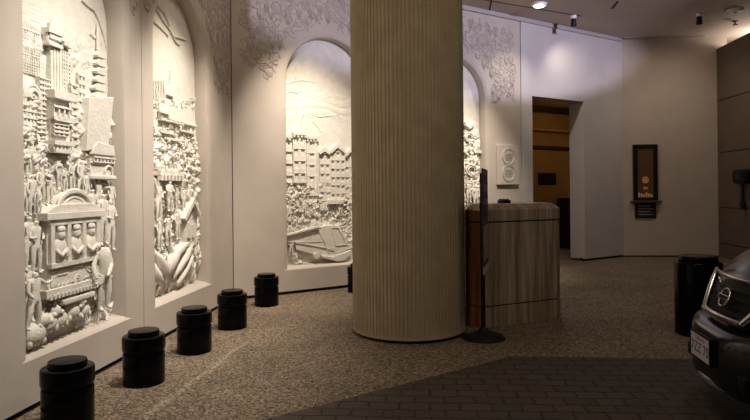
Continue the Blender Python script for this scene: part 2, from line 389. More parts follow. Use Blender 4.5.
# lobby behind the doorway
b = MB(); wall_block(b, BW, 5.0, 11.0, 0, 3.6, -2.75, -2.6); b.build('wall_lobby', 'amber_wall', kind='structure')
b = MB(); wall_block(b, BW, 5.0, 5.2, 0, 3.6, -2.6, -.36); wall_block(b, BW, 10.8, 11.0, 0, 3.6, -2.6, -.8); b.build('wall_lobby.001', 'amber_wall', kind='structure')
b = MB(); wall_block(b, BW, 5.0, 11.0, 3.6, 3.7, -2.75, -.36); b.build('ceiling.001', 'amber_wall', kind='structure')

# ------------------------------------------------------------------ carved vine friezes
def vine(name, fr, ok, a0, a1, z0, z1, n, label, seed):
    rnd = random.Random(seed); b = MB()
    def T(pts, r, closed=False):
        b.tube([(a, -.002, z) for a, z in pts], [q*1.35 for q in r] if isinstance(r, list) else r*1.35, 5, closed)
    placed = 0; tries = 0; pts0 = []
    while placed < n and tries < n*40:
        tries += 1
        a, z = rnd.uniform(a0, a1), rnd.uniform(z0, z1)
        if not ok(a, z, .10) or z > ZC-.30: continue
        if any((a-p)**2+(z-q)**2 < .0125 for p, q in pts0): continue
        pts0.append((a, z)); placed += 1
        k = rnd.random(); ph = rnd.uniform(0, 2*PI); R = rnd.uniform(.05, .095)
        if k < .62:      # lobed leaf: outline and veins
            N = 48; out = []; lob = rnd.choice((3, 5, 5))
            for i in range(N):
                t = 2*PI*i/N; r = R*(.86+.26*abs(math.cos(lob*t/2+ph))+.05*math.sin(13*t+ph)); out.append((a+r*math.cos(t), z+1.1*r*math.sin(t)))
            T(out[:rnd.randint(30, 48)], rnd.choice((.004, .005, .007)))
            b.ell((a, .012, z), (R*.8, .026, R*.8), 14, 8)
            for j in range(3):
                t = ph+2*PI*j/5; T([(a, z), (a+.5*R*math.cos(t+.1), z+.5*R*math.sin(t+.1)), (a+.95*R*math.cos(t), z+.95*R*math.sin(t))], .0035)
        elif k < .74:    # tendril curl
            T([(a+R*1.2*math.exp(-.16*q_)*math.cos(ph+q_*.55), z+R*1.2*math.exp(-.16*q_)*math.sin(ph+q_*.55)) for q_ in range(15)], [.010-.0005*q_ for q_ in range(15)])
        else:            # hanging bunch of grapes
            hh = R*1.15
            b.ell((a, .012, z+.1*hh), (R*.55, .030, hh*.85), 12, 8)
            T([(a+R*.58*math.cos(t_)*(1-.25*math.sin(t_-.4)), z+.1*hh+hh*.9*math.sin(t_)) for t_ in [2*PI*q_/22 for q_ in range(19)]], .005)
            for i in range(7): b.ell((a+rnd.uniform(-.3, .3)*R, -.012, z+rnd.uniform(-.5, .6)*hh), (R*.16, .012, R*.16), 6, 5)
            T([(a-.5*R, z+hh*.9), (a-.72*R, z+hh*.2), (a-.5*R, z-.5*hh), (a, z-hh)], [.012, .010, .008, .004])
        # stem that wanders off
        q = [(a, z)]; t = rnd.uniform(0, 2*PI)
        for i in range(9):
            t += rnd.uniform(-.7, .7); p = (q[-1][0]+.035*math.cos(t), q[-1][1]+.035*math.sin(t))
            if not ok(p[0], p[1], .02) or p[1] > ZC-.14: break
            q.append(p)
        if len(q) > 3: T(q, rnd.choice((.004, .005)))
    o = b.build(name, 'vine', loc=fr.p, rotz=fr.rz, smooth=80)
    return tag(o, label, 'carving', 'carved vine friezes', 'thing')
def outside(ids):
    return lambda a, z, m: all(math.hypot(a-ALC[i][1], max(0, z-ALC[i][3])) > ALC[i][2]+.03+m for i in ids)
okL = outside((0, 1))
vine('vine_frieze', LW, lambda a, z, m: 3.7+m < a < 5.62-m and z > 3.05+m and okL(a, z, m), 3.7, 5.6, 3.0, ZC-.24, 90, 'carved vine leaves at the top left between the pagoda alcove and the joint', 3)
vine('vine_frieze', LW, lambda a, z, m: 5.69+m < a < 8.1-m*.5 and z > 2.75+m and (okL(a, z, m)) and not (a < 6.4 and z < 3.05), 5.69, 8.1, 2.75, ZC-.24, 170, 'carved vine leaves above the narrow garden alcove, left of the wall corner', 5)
okB = outside((2, 3))
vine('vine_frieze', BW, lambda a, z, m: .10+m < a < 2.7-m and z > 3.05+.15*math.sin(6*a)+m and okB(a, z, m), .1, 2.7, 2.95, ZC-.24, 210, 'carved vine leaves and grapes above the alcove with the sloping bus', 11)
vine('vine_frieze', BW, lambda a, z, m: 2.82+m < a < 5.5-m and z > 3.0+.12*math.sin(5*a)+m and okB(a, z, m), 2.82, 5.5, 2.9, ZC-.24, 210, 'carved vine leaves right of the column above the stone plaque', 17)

# ------------------------------------------------------------------ relief murals
def relief_root(i, label):
    fr, sc = ALC[i][:2]
    p = fr.w(sc, SILL+.05, -BACK+.002)
    o = empty('relief_mural', p, fr.rz, label, 'relief', 'relief murals in the arched alcoves'); o.scale.y = (.92, .95, .72, .95)[i]; return o
class Rel:
    def __init__(s, i, root): s.fr, s.sc, s.ro, s.spr = ALC[i]; s.ra = s.ro-.078; s.root = root; s.zb = SILL+.05
    def pt(s, x, y, d=.06):
        a, z = s.fr.px(x, y, -BACK+d); return a-s.sc, z-s.zb
    def wid(s, z):
        z = z+s.zb
        return s.ra-.004 if z <= s.spr else math.sqrt(max(0.0004, (s.ra-.004)**2-(z-s.spr)**2))
    def rect(s, x0, y0, x1, y1, d=.06):
        xm, ym = (x0+x1)/2, (y0+y1)/2
        a0 = s.pt(x0, ym, d)[0]; a1 = s.pt(x1, ym, d)[0]; z1 = s.pt(xm, y0, d)[1]; z0 = s.pt(xm, y1, d)[1]
        c = s.ra-.006
        return max(-c, a0), min(c, a1), max(.0, z0), z1
    def back(s, fn, na=150, nz=360):
        b = MB(); vs = []; ztop = s.spr+s.ra-.004-s.zb
        for j in range(nz+1):
            z = ztop*j/nz; w = s.wid(z)
            for i in range(na+1):
                u = -1+2*i/na; a = u*w; e = min(1, (1-abs(u))*w/.03); vs.append((a, -max(.001, fn(a, z)*e), z))
        fs = [(j*(na+1)+i, j*(na+1)+i+1, (j+1)*(na+1)+i+1, (j+1)*(na+1)+i) for j in range(nz) for i in range(na)]
        b.add(vs, fs); return b.build('back_panel', 'carving', s.root, smooth=180)
    def facade(s, name, px, d0, d1, rows, cols, fill=.55, crenel=0, lintel=True, parent=None):
        a0, a1, z0, z1 = s.rect(*px, d1); b = MB(); dw = d1-min(.022, (d1-d0)*.6)
        b.rbox(a0, a1, z0, z1, d0-.02, dw)
        W_, H_ = (a1-a0)/cols, (z1-z0)/rows
        for i in range(cols+1):
            m = W_*(1-fill)/2; x0 = max(a0, a0+i*W_-m); x1 = min(a1, a0+i*W_+m); b.rbox(x0, x1, z0, z1, dw-.005, d1)
        for j in range(rows+1):
            m = H_*(1-fill)/2; y0 = max(z0, z0+j*H_-m); y1 = min(z1, z0+j*H_+m); b.rbox(a0, a1, y0, y1, dw-.005, d1-.002)
            if lintel and j: b.rbox(a0, a1, y0-.004, y0+.006, d1-.01, d1+.006)
        if crenel:
            w = (a1-a0)/(2*crenel-1)
            for k in range(crenel): b.rbox(a0+2*k*w, a0+(2*k+1)*w, z1-.05, z1+.02, d0, d1+.028)
            b.rbox(a0-.01, a1+.01, z1-.015, z1+.03, d0, d1+.034)
        return b.build(name, 'carving', parent or s.root)
    def blobs(s, name, px, n, size, d=.05, seed=1, flat=.7):
        """a run of uncountable chiselled clutter: chips, curls and small knobs"""
        rnd = random.Random(seed); b = MB(); n = int(n*1.5)
        for k in range(n):
            x, y = rnd.uniform(px[0], px[2]), rnd.uniform(px[1], px[3]); a, z = s.pt(x, y, d); w = s.wid(z)-.04
            a = max(-w, min(w, a)); z = max(.03, z); r = rnd.uniform(*size)*.85; dd = d*rnd.uniform(.55, 1.0); q = rnd.random()
            M = Matrix.Translation((a, -dd, z)) @ Matrix.Rotation(rnd.uniform(0, PI), 4, 'Y') @ Matrix.Rotation(rnd.uniform(-.5, .5), 4, 'Z')
            if q < .40: b.box(-r, r, -r*.5, d, -r*rnd.uniform(.25, .7), r*rnd.uniform(.25, .7), M)
            elif q < .62:
                t0 = rnd.uniform(0, 6); b.tube([M @ Vector((r*1.1*math.cos(t0+t_*.5), 0, r*1.1*math.sin(t0+t_*.5))) for t_ in range(8)], max(.006, r*.28), 5)
            elif q < .85:
                b.add([M @ Vector(p) for p in ((-r*1.4, 0, 0), (0, -r*.2, r*.6), (r*1.4, 0, 0), (0, -r*.2, -r*.6), (0, -r*.8, 0), (0, d, 0))], [(0, 1, 4), (1, 2, 4), (2, 3, 4), (3, 0, 4), (1, 0, 5), (2, 1, 5), (3, 2, 5), (0, 3, 5)])
            else: b.ell((a, -dd, z), (r*.7, r*flat, r*.75), 8, 6)
        return b.build(name, 'carving', s.root, smooth=35, kind='stuff')
FIG = {}
def figure_mesh(kind):
    """one carved person, standing 1 unit high, as a single skinned surface"""
    if kind in FIG: return FIG[kind]
    V = {'pel': (0, 0, .50), 'wst': (0, 0, .60), 'chs': (0, -.01, .74), 'nck': (0, -.01, .83), 'chn': (0, -.02, .87), 'hd': (0, -.02, .93),
         'shl': (-.10, 0, .79), 'shr': (.10, 0, .79), 'hpl': (-.06, 0, .47), 'hpr': (.06, 0, .47), 'knl': (-.07, -.02, .27), 'knr': (.07, -.02, .27),
         'anl': (-.07, 0, .05), 'anr': (.07, 0, .05), 'tol': (-.08, -.07, .02), 'tor': (.08, -.07, .02)}
    arms = {'stand': ((-.15, -.01, .62), (-.13, -.06, .47), (.15, -.01, .62), (.13, -.06, .47)),
            'hold': ((-.15, -.03, .63), (-.05, -.12, .60), (.15, -.03, .63), (.05, -.12, .64)),
            'raise': ((-.19, -.03, .86), (-.20, -.04, 1.0), (.15, -.01, .62), (.05, -.10, .55)),
            'reach': ((-.15, -.02, .62), (-.10, -.09, .50), (.22, -.04, .70), (.33, -.07, .74)),
            'bend': ((-.16, -.03, .62), (-.14, -.10, .48), (.15, -.04, .60), (.06, -.12, .50))}[kind]
    V['ell'], V['hal'], V['elr'], V['har'] = arms
    if kind == 'bend':
        for k, dx in (('wst', -.02), ('chs', -.07), ('nck', -.12), ('chn', -.15), ('hd', -.18), ('shl', -.06), ('shr', -.06), ('ell', -.08), ('hal', -.12), ('elr', -.08), ('har', -.16)):
            V[k] = (V[k][0]+dx, V[k][1]-.03, V[k][2]-abs(dx)*.3)
    if kind == 'reach': V['knl'] = (-.12, -.03, .27); V['anl'] = (-.16, 0, .05); V['tol'] = (-.17, -.07, .02)
    RR = {'pel': .085, 'wst': .075, 'chs': .092, 'nck': .035, 'chn': .045, 'hd': .062, 'shl': .045, 'shr': .045, 'ell': .034, 'elr': .034, 'hal': .026, 'har': .026,
          'hpl': .068, 'hpr': .068, 'knl': .048, 'knr': .048, 'anl': .034, 'anr': .034, 'tol': .024, 'tor': .024}
    E = [('pel', 'wst'), ('wst', 'chs'), ('chs', 'nck'), ('nck', 'chn'), ('chn', 'hd'), ('chs', 'shl'), ('chs', 'shr'), ('shl', 'ell'), ('ell', 'hal'), ('shr', 'elr'), ('elr', 'har'),
         ('pel', 'hpl'), ('pel', 'hpr'), ('hpl', 'knl'), ('hpr', 'knr'), ('knl', 'anl'), ('knr', 'anr'), ('anl', 'tol'), ('anr', 'tor')]
    ks = list(V); me = bpy.data.meshes.new('figure'); me.from_pydata([V[k] for k in ks], [(ks.index(a), ks.index(b_)) for a, b_ in E], [])
    o = bpy.data.objects.new('figure_tmp', me); COL.objects.link(o)
    sk = o.modifiers.new('s', 'SKIN'); sk.use_smooth_shade = True
    for i, k in enumerate(ks):
        d = me.skin_vertices[0].data[i]; d.radius = (RR[k], RR[k]*.9); d.use_root = (k == 'pel')
    ss = o.modifiers.new('u', 'SUBSURF'); ss.levels = 1; ss.render_levels = 1
    dg = bpy.context.evaluated_depsgraph_get(); dg.update()
    m2 = bpy.data.meshes.new_from_object(o.evaluated_get(dg)); bpy.data.objects.remove(o, do_unlink=True)
    m2.materials.clear(); m2.materials.append(MATS['carving'])
    bm = bmesh.new(); bm.from_mesh(m2)      # a carved coat, cap and nose on the same surface
    bm.to_mesh(m2); bm.free()
    m2.polygons.foreach_set('use_smooth', [True]*len(m2.polygons))
    FIG[kind] = m2; return m2
def figure(R_, x, ytop, ybot, kind='stand', d=.06, flip=False, deep=1.0, wide=1.15, parent=None):
    a, z0 = R_.pt(x, ybot, d); _, z1 = R_.pt(x, ytop, d); h = max(.08, z1-z0)
    z0 = max(.0, z0)
    hw = h*.2*wide; lim = R_.ra-.01-hw
    a = max(-lim, min(lim, a))
    o = bpy.data.objects.new('figure', figure_mesh(kind)); COL.objects.link(o); o.parent = parent or R_.root
    o.location = (a, -d, z0); o.scale = (h*wide*(-1 if flip else 1), h*.8*deep, h)
    return o
def head_row(R_, name, xs, y, r, d, seed=0):
    rnd = random.Random(seed); b = MB()
    for x in xs:
        a, z = R_.pt(x, y+rnd.uniform(-2, 2), d); b.ell((a, -d, z), (r*.8, r*.9, r), 8, 6); b.ell((a, -d*.6, z-r*1.9), (r*1.5, r*.9, r*1.3), 8, 6)
    return b.build(name, 'carving', R_.root, smooth=180)
def N3(a, z, s, o=0): return noise.noise(Vector((a*s+o, z*s, o*1.7)))
def lumps(a, z, s, o=0):
    d = noise.voronoi(Vector((a*s+o, z*s, 3.3+o)))[0]; return max(0, 1-d[0]*1.35)
def band(z, z0, z1, f=.1): return max(0, min(1, (z-z0)/f))*max(0, min(1, (z1-z)/f))

# ---- first mural: tower, pagoda, cable car
root = relief_root(0, 'tall white relief with pagoda, tower and big cable car, nearest the camera')
R = Rel(0, root)
def f0(a, z):
    h = .012+.006*N3(a, z, 3)
    h += band(z, .05, 1.95, .25)*(.075*lumps(a, z, 8)+.034*lumps(a, z, 19, 4)+.022*lumps(a, z, 38, 8))
    h += band(z, 1.85, 2.5, .3)*(.022*lumps(a, z, 9, 2)+.012*lumps(a, z, 24, 4))
    if a < -.25 and z > 1.95: h += .006*(1 if (a*38) % 1 > .25 and (z*34) % 1 > .25 else 0)   # incised grid of the skyscraper
    return h
R.back(f0)
# tower with a turret on top
t = empty('tower'); t.parent = root
b = MB(); a0, a1, z0, z1 = R.rect(52, 46, 63, 102, .07); b.rbox(a0, a1, z0, z1, .0, .065)
for k in range(1, 4): b.rbox(a0+(a1-a0)*k/4-.006, a0+(a1-a0)*k/4+.006, z0, z1, .06, .075)
b.build('shaft', 'carving', t)
b = MB(); a0, a1, z0, z1 = R.rect(52, 27, 63, 46, .1); am = (a0+a1)/2
b.rbox(a0, a1, z0, z1-.03, 0, .07); b.rbox(a0-.015, a1+.02, z1-.055, z1-.02, 0, .095); b.rbox(a0-.015, a1+.02, z0-.005, z0+.02, 0, .095)
for k in range(3):
    for j in range(2): b.rbox(a0+.012+k*(a1-a0)/3, a0+k*(a1-a0)/3+.055, z0+.05+j*.08, z0+.085+j*.08, .06, .085)
b.tube([(am, -.05, z1-.03), (am, -.05, z1+.06)], .010); b.build('turret', 'carving', t)
for x, y in ((48, 37), (50, 42), (66, 44), (69, 46), (47, 33), (64, 40)):
    b = MB(); a, z = R.pt(x, y, .05); b.rbox(a-.03, a+.03, z-.015, z+.02, 0, .06); b.build('cornice_block', 'carving', t)
R.facade('skyscraper', (19, 30, 40, 74), .0, .03, 16, 9, .7, lintel=False)
# arched hall at left
ah = empty('arched_hall'); ah.parent = root
b = MB(); a0, a1, z0, z1 = R.rect(20, 74, 39, 108, .06); b.rbox(a0, a1, z0, z1-.1, -.01, .045); am = (a0+a1)/2+.04; rr = (a1-a0)*.40
for rad, dd in ((rr, .075), (rr*.62, .085), (rr*.3, .07)):
    b.tube([(am+rad*math.cos(PI*k/16), -dd+.02, z1-.17+rad*1.25*math.sin(PI*k/16)) for k in range(17)], .018)
b.tube([(am+rr, -.05, z1-.17), (am+rr, -.05, z0)], .018); b.tube([(am-rr, -.05, z1-.17), (am-rr, -.05, z0)], .018)
b.build('arch', 'carving', ah)
R.facade('hall_front', (20, 96, 38, 130), .0, .055, 5, 5, .5, parent=ah)
R.facade('office_block', (40, 78, 52, 104), 0, .06, 5, 5, .6)
R.facade('brick_block', (37, 104, 52, 142), 0, .055, 8, 3, .65)
R.facade('thin_block', (63, 52, 71, 98), 0, .03, 12, 3, .6, lintel=False)
# bay-window house in the middle
h = empty('bay_house'); h.parent = root
b = MB(); a0, a1, z0, z1 = R.rect(53, 96, 72, 152, .1)
b.rbox(a0, a1, z0, z1, 0, .085); b.rbox(a0-.015, a1+.02, z1-.03, z1+.03, 0, .135); b.rbox(a0+.01, a1+.02, z1-.20, z1-.165, 0, .125)
b.rbox(a0-.01, a1+.01, z0+.05, z0+.085, 0, .13); b.rbox(a0, a1-.02, z0-.01, z0+.02, 0, .13); b.build('house_front', 'carving', h)
R.facade('bay', (55, 106, 71, 120), .05, .125, 1, 3, .72, parent=h)
R.facade('bay', (55, 124, 70, 136), .05, .115, 3, 3, .6, parent=h)
R.facade('bay', (55, 142, 70, 152), .05, .115, 1, 4, .55, parent=h)
R.facade('narrow_house', (72, 84, 79, 150), 0, .06, 9, 1, .5)
R.facade('narrow_house', (79, 74, 86, 150), 0, .045, 9, 2, .5)
# leaning blank tower slab beside the reveal
b = MB(); c = [R.pt(90, 151, .14), R.pt(112, 146, .14), R.pt(117, 97, .14), R.pt(93, 97, .14)]
c = [(min(R.ra-.012, a), z) for a, z in c]; b.slab(c, 0, .12); b.build('blank_tower', 'carving', root, bevel=.006)
# pagoda
p = empty('pagoda'); p.parent = root
for k in range(6):
    b = MB(); y = 53+k*8.2; a, z = R.pt(101.5-.2*k, y, .06); w = .066+.0075*k
    b.slab([(a-w, z-.028), (a-w*.9, z-.045), (a+w*.9, z-.045), (a+w, z-.028), (a+w*.5, z+.012), (a-w*.5, z+.012)], 0, .075)
    b.build('pagoda_roof', 'carving', p)
    b = MB(); b.rbox(a-w*.42, a+w*.42, z-.17, z-.03, 0, .035); b.build('pagoda_storey', 'carving', p)
b = MB(); a, z = R.pt(100, 50, .06); b.tube([(a, -.04, z), (a, -.04, z+.16), (a+.01, -.04, z+.24)], [.02, .012, .004]); b.build('spire', 'carving', p)
# branch and bird in the sky
b = MB(); b.tube([(*R.pt(x, y, .02),) for x, y in ()] or [(R.pt(x, y, .02)[0], -.02, R.pt(x, y, .02)[1]) for x, y in ((82, 0), (88, 6), (94, 10), (98, 18), (101, 27), (104, 36), (106, 46))], .012)
b.tube([(R.pt(x, y, .02)[0], -.02, R.pt(x, y, .02)[1]) for x, y in ((90, 33), (93, 37), (97, 38))], .016); b.build('branch', 'carving', root)
# trolley with arched windows, right
tr = empty('trolley'); tr.parent = root
b = MB(); a0, a1, z0, z1 = R.rect(93, 153, 116, 176, .12); b.rbox(a0, a1, z0, z1, 0, .105)
b.slab([(a0-.01, z1-.02), (a1, z1-.02), (a1-.03, z1+.07), (a0+.08, z1+.09), (a0+.02, z1+.04)], 0, .13); b.rbox(a0-.02, a1, z0-.03, z0+.005, 0, .135)
b.rbox(a0, a1, z0+.10, z0+.118, .1, .12); b.build('trolley_body', 'carving', tr, bevel=.008)
R.facade('trolley_window', (95, 157, 116, 163), .1, .13, 1, 6, .6, parent=tr)
b = MB(); am = (a0+a1)/2; b.tube([(am+.08+.06*math.cos(PI*k/8), -.115, z0+.03+.06*math.sin(PI*k/8)) for k in range(9)], .012); b.build('trolley_lamp', 'carving', tr)
# big cable car below
cc = empty('cable_car'); cc.parent = root; cc.scale.y = .8
A0, A1, Z0, Z1 = R.rect(44, 207, 97, 290, .17)
q = [R.pt(52, 220, .13), R.pt(98, 207, .13), R.pt(97, 276, .13), R.pt(52, 294, .13)]
cl, cr_ = q[0][0]-.05, q[1][0]; ct, cb = (q[0][1]+q[1][1])/2, (q[2][1]+q[3][1])/2
b = MB(); b.rbox(cl, cr_, cb, ct-.02, 0, .165); b.build('car_body', 'carving', cc, bevel=.006)
b = MB(); b.rbox(cl-.05, cr_+.05, ct-.04, ct+.015, 0, .225)
b.slab([(cl-.05, ct+.015), (cr_+.05, ct+.015), (cr_-.03, ct+.05), (cr_-.12, ct+.075), (cl+.12, ct+.075), (cl+.03, ct+.05)], 0, .20); b.build('car_roof', 'carving', cc, bevel=.006)
b = MB(); am = (cl+cr_)/2
gq = lambda r_, k_: (am+r_*math.cos(PI*k_/18), ct+.05+r_*.62*math.sin(PI*k_/18))
b.slab([gq(.20, k) for k in range(19)], 0, .175)
b.tube([(gq(.20, k)[0], -.18, gq(.20, k)[1]) for k in range(19)], .022)
b.tube([(gq(.12, k)[0], -.175, gq(.12, k)[1]) for k in range(19)], .009); b.build('roof_gable', 'carving', cc)
# frame round three windows, each with a rider
wz1, wz0 = ct-.06, ct-.36; ww = (cr_-cl-.06)/3
b = MB()
for k in range(4): b.rbox(cl+.03+k*ww-.022, cl+.03+k*ww+.022, wz0, wz1, .16, .205)
b.rbox(cl, cr_, wz0-.035, wz0, .15, .215); b.rbox(cl, cr_, wz1-.02, wz1+.02, .15, .205)
for k in range(0):
    cx = cl+.03+(k+.5)*ww; b.tube([(cx+ww*.36*math.cos(PI*j/10), -.19, wz1-.10+ww*.45*math.sin(PI*j/10)) for j in range(11)], .012)
b.build('window_frame', 'carving', cc)
for k in range(3):
    cx = cl+.03+(k+.5)*ww; b = MB()
    b.ell((cx, -.19, wz0+.205), (.038, .045, .05), 12, 9); b.ell((cx, -.18, wz0+.09), (.075, .05, .10), 12, 9); b.ell((cx, -.225, wz0+.20), (.010, .014, .012))
    b.lathe([(.036, wz0+.232), (.040, wz0+.24), (.034, wz0+.268), (.02, wz0+.272)], 14, (cx, -.195)); b.tube([(cx-.06, -.20, wz0+.10), (cx-.03, -.235, wz0+.05), (cx+.03, -.235, wz0+.09)], .018); b.tube([(cx+.06, -.20, wz0+.10), (cx+.03, -.23, wz0+.04)], .018)
    b.build('rider', 'carving', cc, smooth=180)
# number boards and roundels under the windows
b = MB(); mz = (wz0+cb)/2-.02
b.rbox(cl+.03, cr_-.03, cb+.03, wz0-.06, .16, .178)
for r_ in (.040, .025): b.tube([(am+.02+r_*math.cos(2*PI*k/18), -.182, mz-.05+r_*1.1*math.sin(2*PI*k/18)) for k in range(14)], .008)
for r_ in (.055, .03): b.tube([(am+.19+r_*math.cos(2*PI*k/18), -.182, mz+.06+r_*1.1*math.sin(2*PI*k/18)) for k in range(18)], .007, closed=True)
for k in range(3): b.tube([(am-.01+k*.04+.014*math.cos(t_), -.182, mz+.08+.02*math.sin(t_)) for t_ in (1, 1.8, 2.6, 3.4, 4.2, 5)], .006)
for k in range(3): b.tube([(am-.20+k*.045+.016*math.cos(t_), -.182, mz-.07+.026*math.sin(t_)) for t_ in [2*PI*j/10 for j in range(10)]], .006, closed=True)
for k in range(4): b.rbox(am-.23, am-.10, mz+.02+k*.03, mz+.03+k*.03, .17, .186)
for k in range(4): b.rbox(am+.13, am+.25, mz-.11+k*.022, mz-.102+k*.022, .17, .186)
b.build('number_board', 'carving', cc)
b = MB(); b.rbox(cl-.06, cr_+.03, cb-.045, cb+.012, 0, .215)
for k in range(14): b.rbox(cl-.03+k*.045, cl-.005+k*.045, cb-.06, cb-.03, .19, .228)
b.build('step', 'carving', cc)
b = MB(); b.rbox(cl+.14, cr_-.10, cb-.13, cb-.085, 0, .22); b.build('bumper', 'carving', cc, bevel=.012)
b = MB(); b.rbox(cl-.03, cr_+.02, cb-.38, cb-.06, 0, .05)
for k in range(4): b.rbox(cl+k*.18, cl+.16+k*.18, cb-.36, cb-.13, .04, .06)
b.build('undercarriage', 'carving', cc)
# people
for args in (dict(x=104.5, ytop=232, ybot=311, kind='bend', d=.13, deep=1.2, wide=1.25), dict(x=97, ytop=252, ybot=300, kind='bend', d=.12, flip=True),
             dict(x=93, ytop=186, ybot=232, kind='hold', d=.11, deep=1.3), dict(x=104, ytop=190, ybot=246, kind='stand', d=.10), dict(x=111, ytop=196, ybot=252, kind='hold', d=.10),
             dict(x=99, ytop=178, ybot=212, kind='raise', d=.09), dict(x=112, ytop=180, ybot=214, kind='stand', d=.08),
             dict(x=29, ytop=212, ybot=272, kind='stand', d=.10), dict(x=37, ytop=216, ybot=275, kind='hold', d=.11, flip=True), dict(x=24, ytop=262, ybot=318, kind='hold', d=.10),
             dict(x=33, ytop=268, ybot=330, kind='reach', d=.14, deep=1.2), dict(x=25, ytop=176, ybot=214, kind='raise', d=.08), dict(x=33, ytop=172, ybot=216, kind='stand', d=.09),
             dict(x=42, ytop=165, ybot=205, kind='reach', d=.09), dict(x=50, ytop=168, ybot=204, kind='hold', d=.08), dict(x=73, ytop=160, ybot=192, kind='raise', d=.09, flip=True),
             dict(x=82, ytop=158, ybot=196, kind='reach', d=.08), dict(x=88, ytop=170, ybot=204, kind='stand', d=.09), dict(x=60, ytop=158, ybot=188, kind='stand', d=.08),
             dict(x=40, ytop=186, ybot=214, kind='bend', d=.11), dict(x=29, ytop=143, ybot=178, kind='hold', d=.07), dict(x=66, ytop=166, ybot=192, kind='hold', d=.09)):
    figure(R, **args)
# animals along the foot
for x, y, s_, fl in ((50, 322, 1.0, 1), (62, 318, .9, -1), (75, 310, .9, 1), (86, 309, .8, -1), (37, 333, 1.1, 1)):
    a, z = R.pt(x, y, .13); z = max(.10, z); b = MB()
    Rr = .085*s_
    b.ell((a, -.10, z-.01), (Rr*1.25, Rr*.8, Rr*.95), 14, 10); b.ell((a+fl*Rr*.9, -.13, z+Rr*.75), (Rr*.55, Rr*.5, Rr*.55), 12, 9); b.ell((a+fl*Rr*1.35, -.15, z+Rr*.6), (Rr*.32, Rr*.28, Rr*.25))
    b.ell((a+fl*Rr*.7, -.13, z+Rr*1.25), (Rr*.15, Rr*.1, Rr*.28)); b.ell((a+fl*Rr*1.05, -.12, z+Rr*1.25), (Rr*.15, Rr*.1, Rr*.28))
    for k in (-.7, .0, .75): b.tube([(a+k*Rr, -.12, z-Rr*.3), (a+k*Rr*1.1, -.14, z-Rr*1.0)], [Rr*.3, Rr*.2], 8)
    b.build('animal', 'carving', root, smooth=180)
R.blobs('rocks', (22, 300, 110, 330), 34, (.03, .07), .06, 4)
R.blobs('foliage', (20, 130, 52, 200), 60, (.015, .04), .07, 6)
R.blobs('foliage', (70, 150, 117, 240), 60, (.015, .04), .06, 8)
R.blobs('crowd', (22, 200, 44, 330), 60, (.015, .04), .08, 9)

# ---- second mural: garden, trees, hut
root = relief_root(1, 'narrow bright relief with terraced trees and horn-like leaves, left of the wall corner')
R = Rel(1, root)
def f1(a, z):
    h = .010+.005*N3(a, z, 3)
    h += band(z, .03, 1.75, .2)*(.07*lumps(a, z, 9, 7)+.034*lumps(a, z, 22, 3)+.022*lumps(a, z, 42, 9))
    h += band(z, 1.5, 2.15, .2)*(.018*lumps(a, z, 14, 2)+.01*lumps(a, z, 34, 6))
    return h
R.back(f1)
b = MB()
for pts in (((150, 0), (156, 8), (163, 20), (170, 30), (176, 42), (180, 45)), ((155, 3), (164, 12), (170, 26)), ((154, 22), (160, 27), (167, 34), (168, 37)), ((173, 36), (180, 38), (186, 40))):
    b.tube([(max(-R.wid(R.pt(x, y)[1])+.02, R.pt(x, y, .02)[0]), -.02, R.pt(x, y, .02)[1]) for x, y in pts], .012)
b.build('branch', 'carving', root)
b = MB()
for k in range(5): a0, a1, z0, z1 = R.rect(154+k*2.6, 81, 155.2+k*2.6, 98, .03); b.rbox(a0, a1, z0, z1, 0, .03)
b.build('colonnade', 'carving', root)
b = MB(); a, z = R.pt(171.5, 96, .04); b.slab([(a-.10, z), (a+.10, z), (a+.03, z+.12), (a+.01, z+.28), (a-.01, z+.28), (a-.03, z+.12)], 0, .04); b.build('steeple', 'carving', root)
b = MB()
for px in ((161, 108, 196, 121), (161, 121, 183, 122.5), (184, 124, 196, 125.5), (160, 112, 170, 113.5), (160, 132, 176, 134), (180, 131, 195, 133), (166, 139, 178, 140.5)):
    a0, a1, z0, z1 = R.rect(*px, .06); b.rbox(a0, a1, z0, z1, 0, .045 if px[3]-px[1] > 5 else .075)
b.build('terrace', 'carving', root)
R.blobs('treetops', (154, 125, 197, 170), 150, (.012, .035), .07, 12)
R.blobs('treetops', (154, 98, 197, 108), 40, (.010, .025), .04, 13)
cn = empty('canopy'); cn.parent = root
b = MB(); a0, a1, z0, z1 = R.rect(160, 171, 184, 176, .12); b.rbox(a0, a1, z0, z1, 0, .13)
for k in range(7): b.rbox(a0+k*(a1-a0)/7, a0+(k+.6)*(a1-a0)/7, z0-.05, z0+.01, .1, .14)
b.build('awning', 'carving', cn)
for k in (0, 1):
    b = MB(); b.tube([(a0+.02+k*(a1-a0-.04), -.10, z0), (a0+.02+k*(a1-a0-.04), -.10, z0-.25)], .014); b.build('awning_post', 'carving', cn)
for args in (dict(x=170, ytop=179, ybot=212, kind='hold', d=.12, deep=1.4, wide=1.5), dict(x=190, ytop=185, ybot=214, kind='reach', d=.09), dict(x=159, ytop=178, ybot=222, kind='raise', d=.09),
             dict(x=178, ytop=208, ybot=240, kind='stand', d=.10), dict(x=168, ytop=212, ybot=246, kind='reach', d=.10, flip=True), dict(x=160, ytop=215, ybot=250, kind='stand', d=.09),
             dict(x=184, ytop=186, ybot=212, kind='stand', d=.08), dict(x=177, ytop=184, ybot=206, kind='raise', d=.09)):
    figure(R, **args)
ht = empty('hut'); ht.parent = root
b = MB(); a0, a1, z0, z1 = R.rect(185, 212, 198, 246, .1); b.rbox(a0, a1-.02, z0, z1, 0, .095); b.build('hut_wall', 'carving', ht)
b = MB(); am = (a0+a1)/2; b.slab([(a0-.10, z1-.06), (a0-.06, z1-.09), (am, z1+.10), (a1-.03, z1-.06), (a1-.01, z1-.02), (am, z1+.17)], 0, .15); b.build('hut_roof', 'carving', ht)
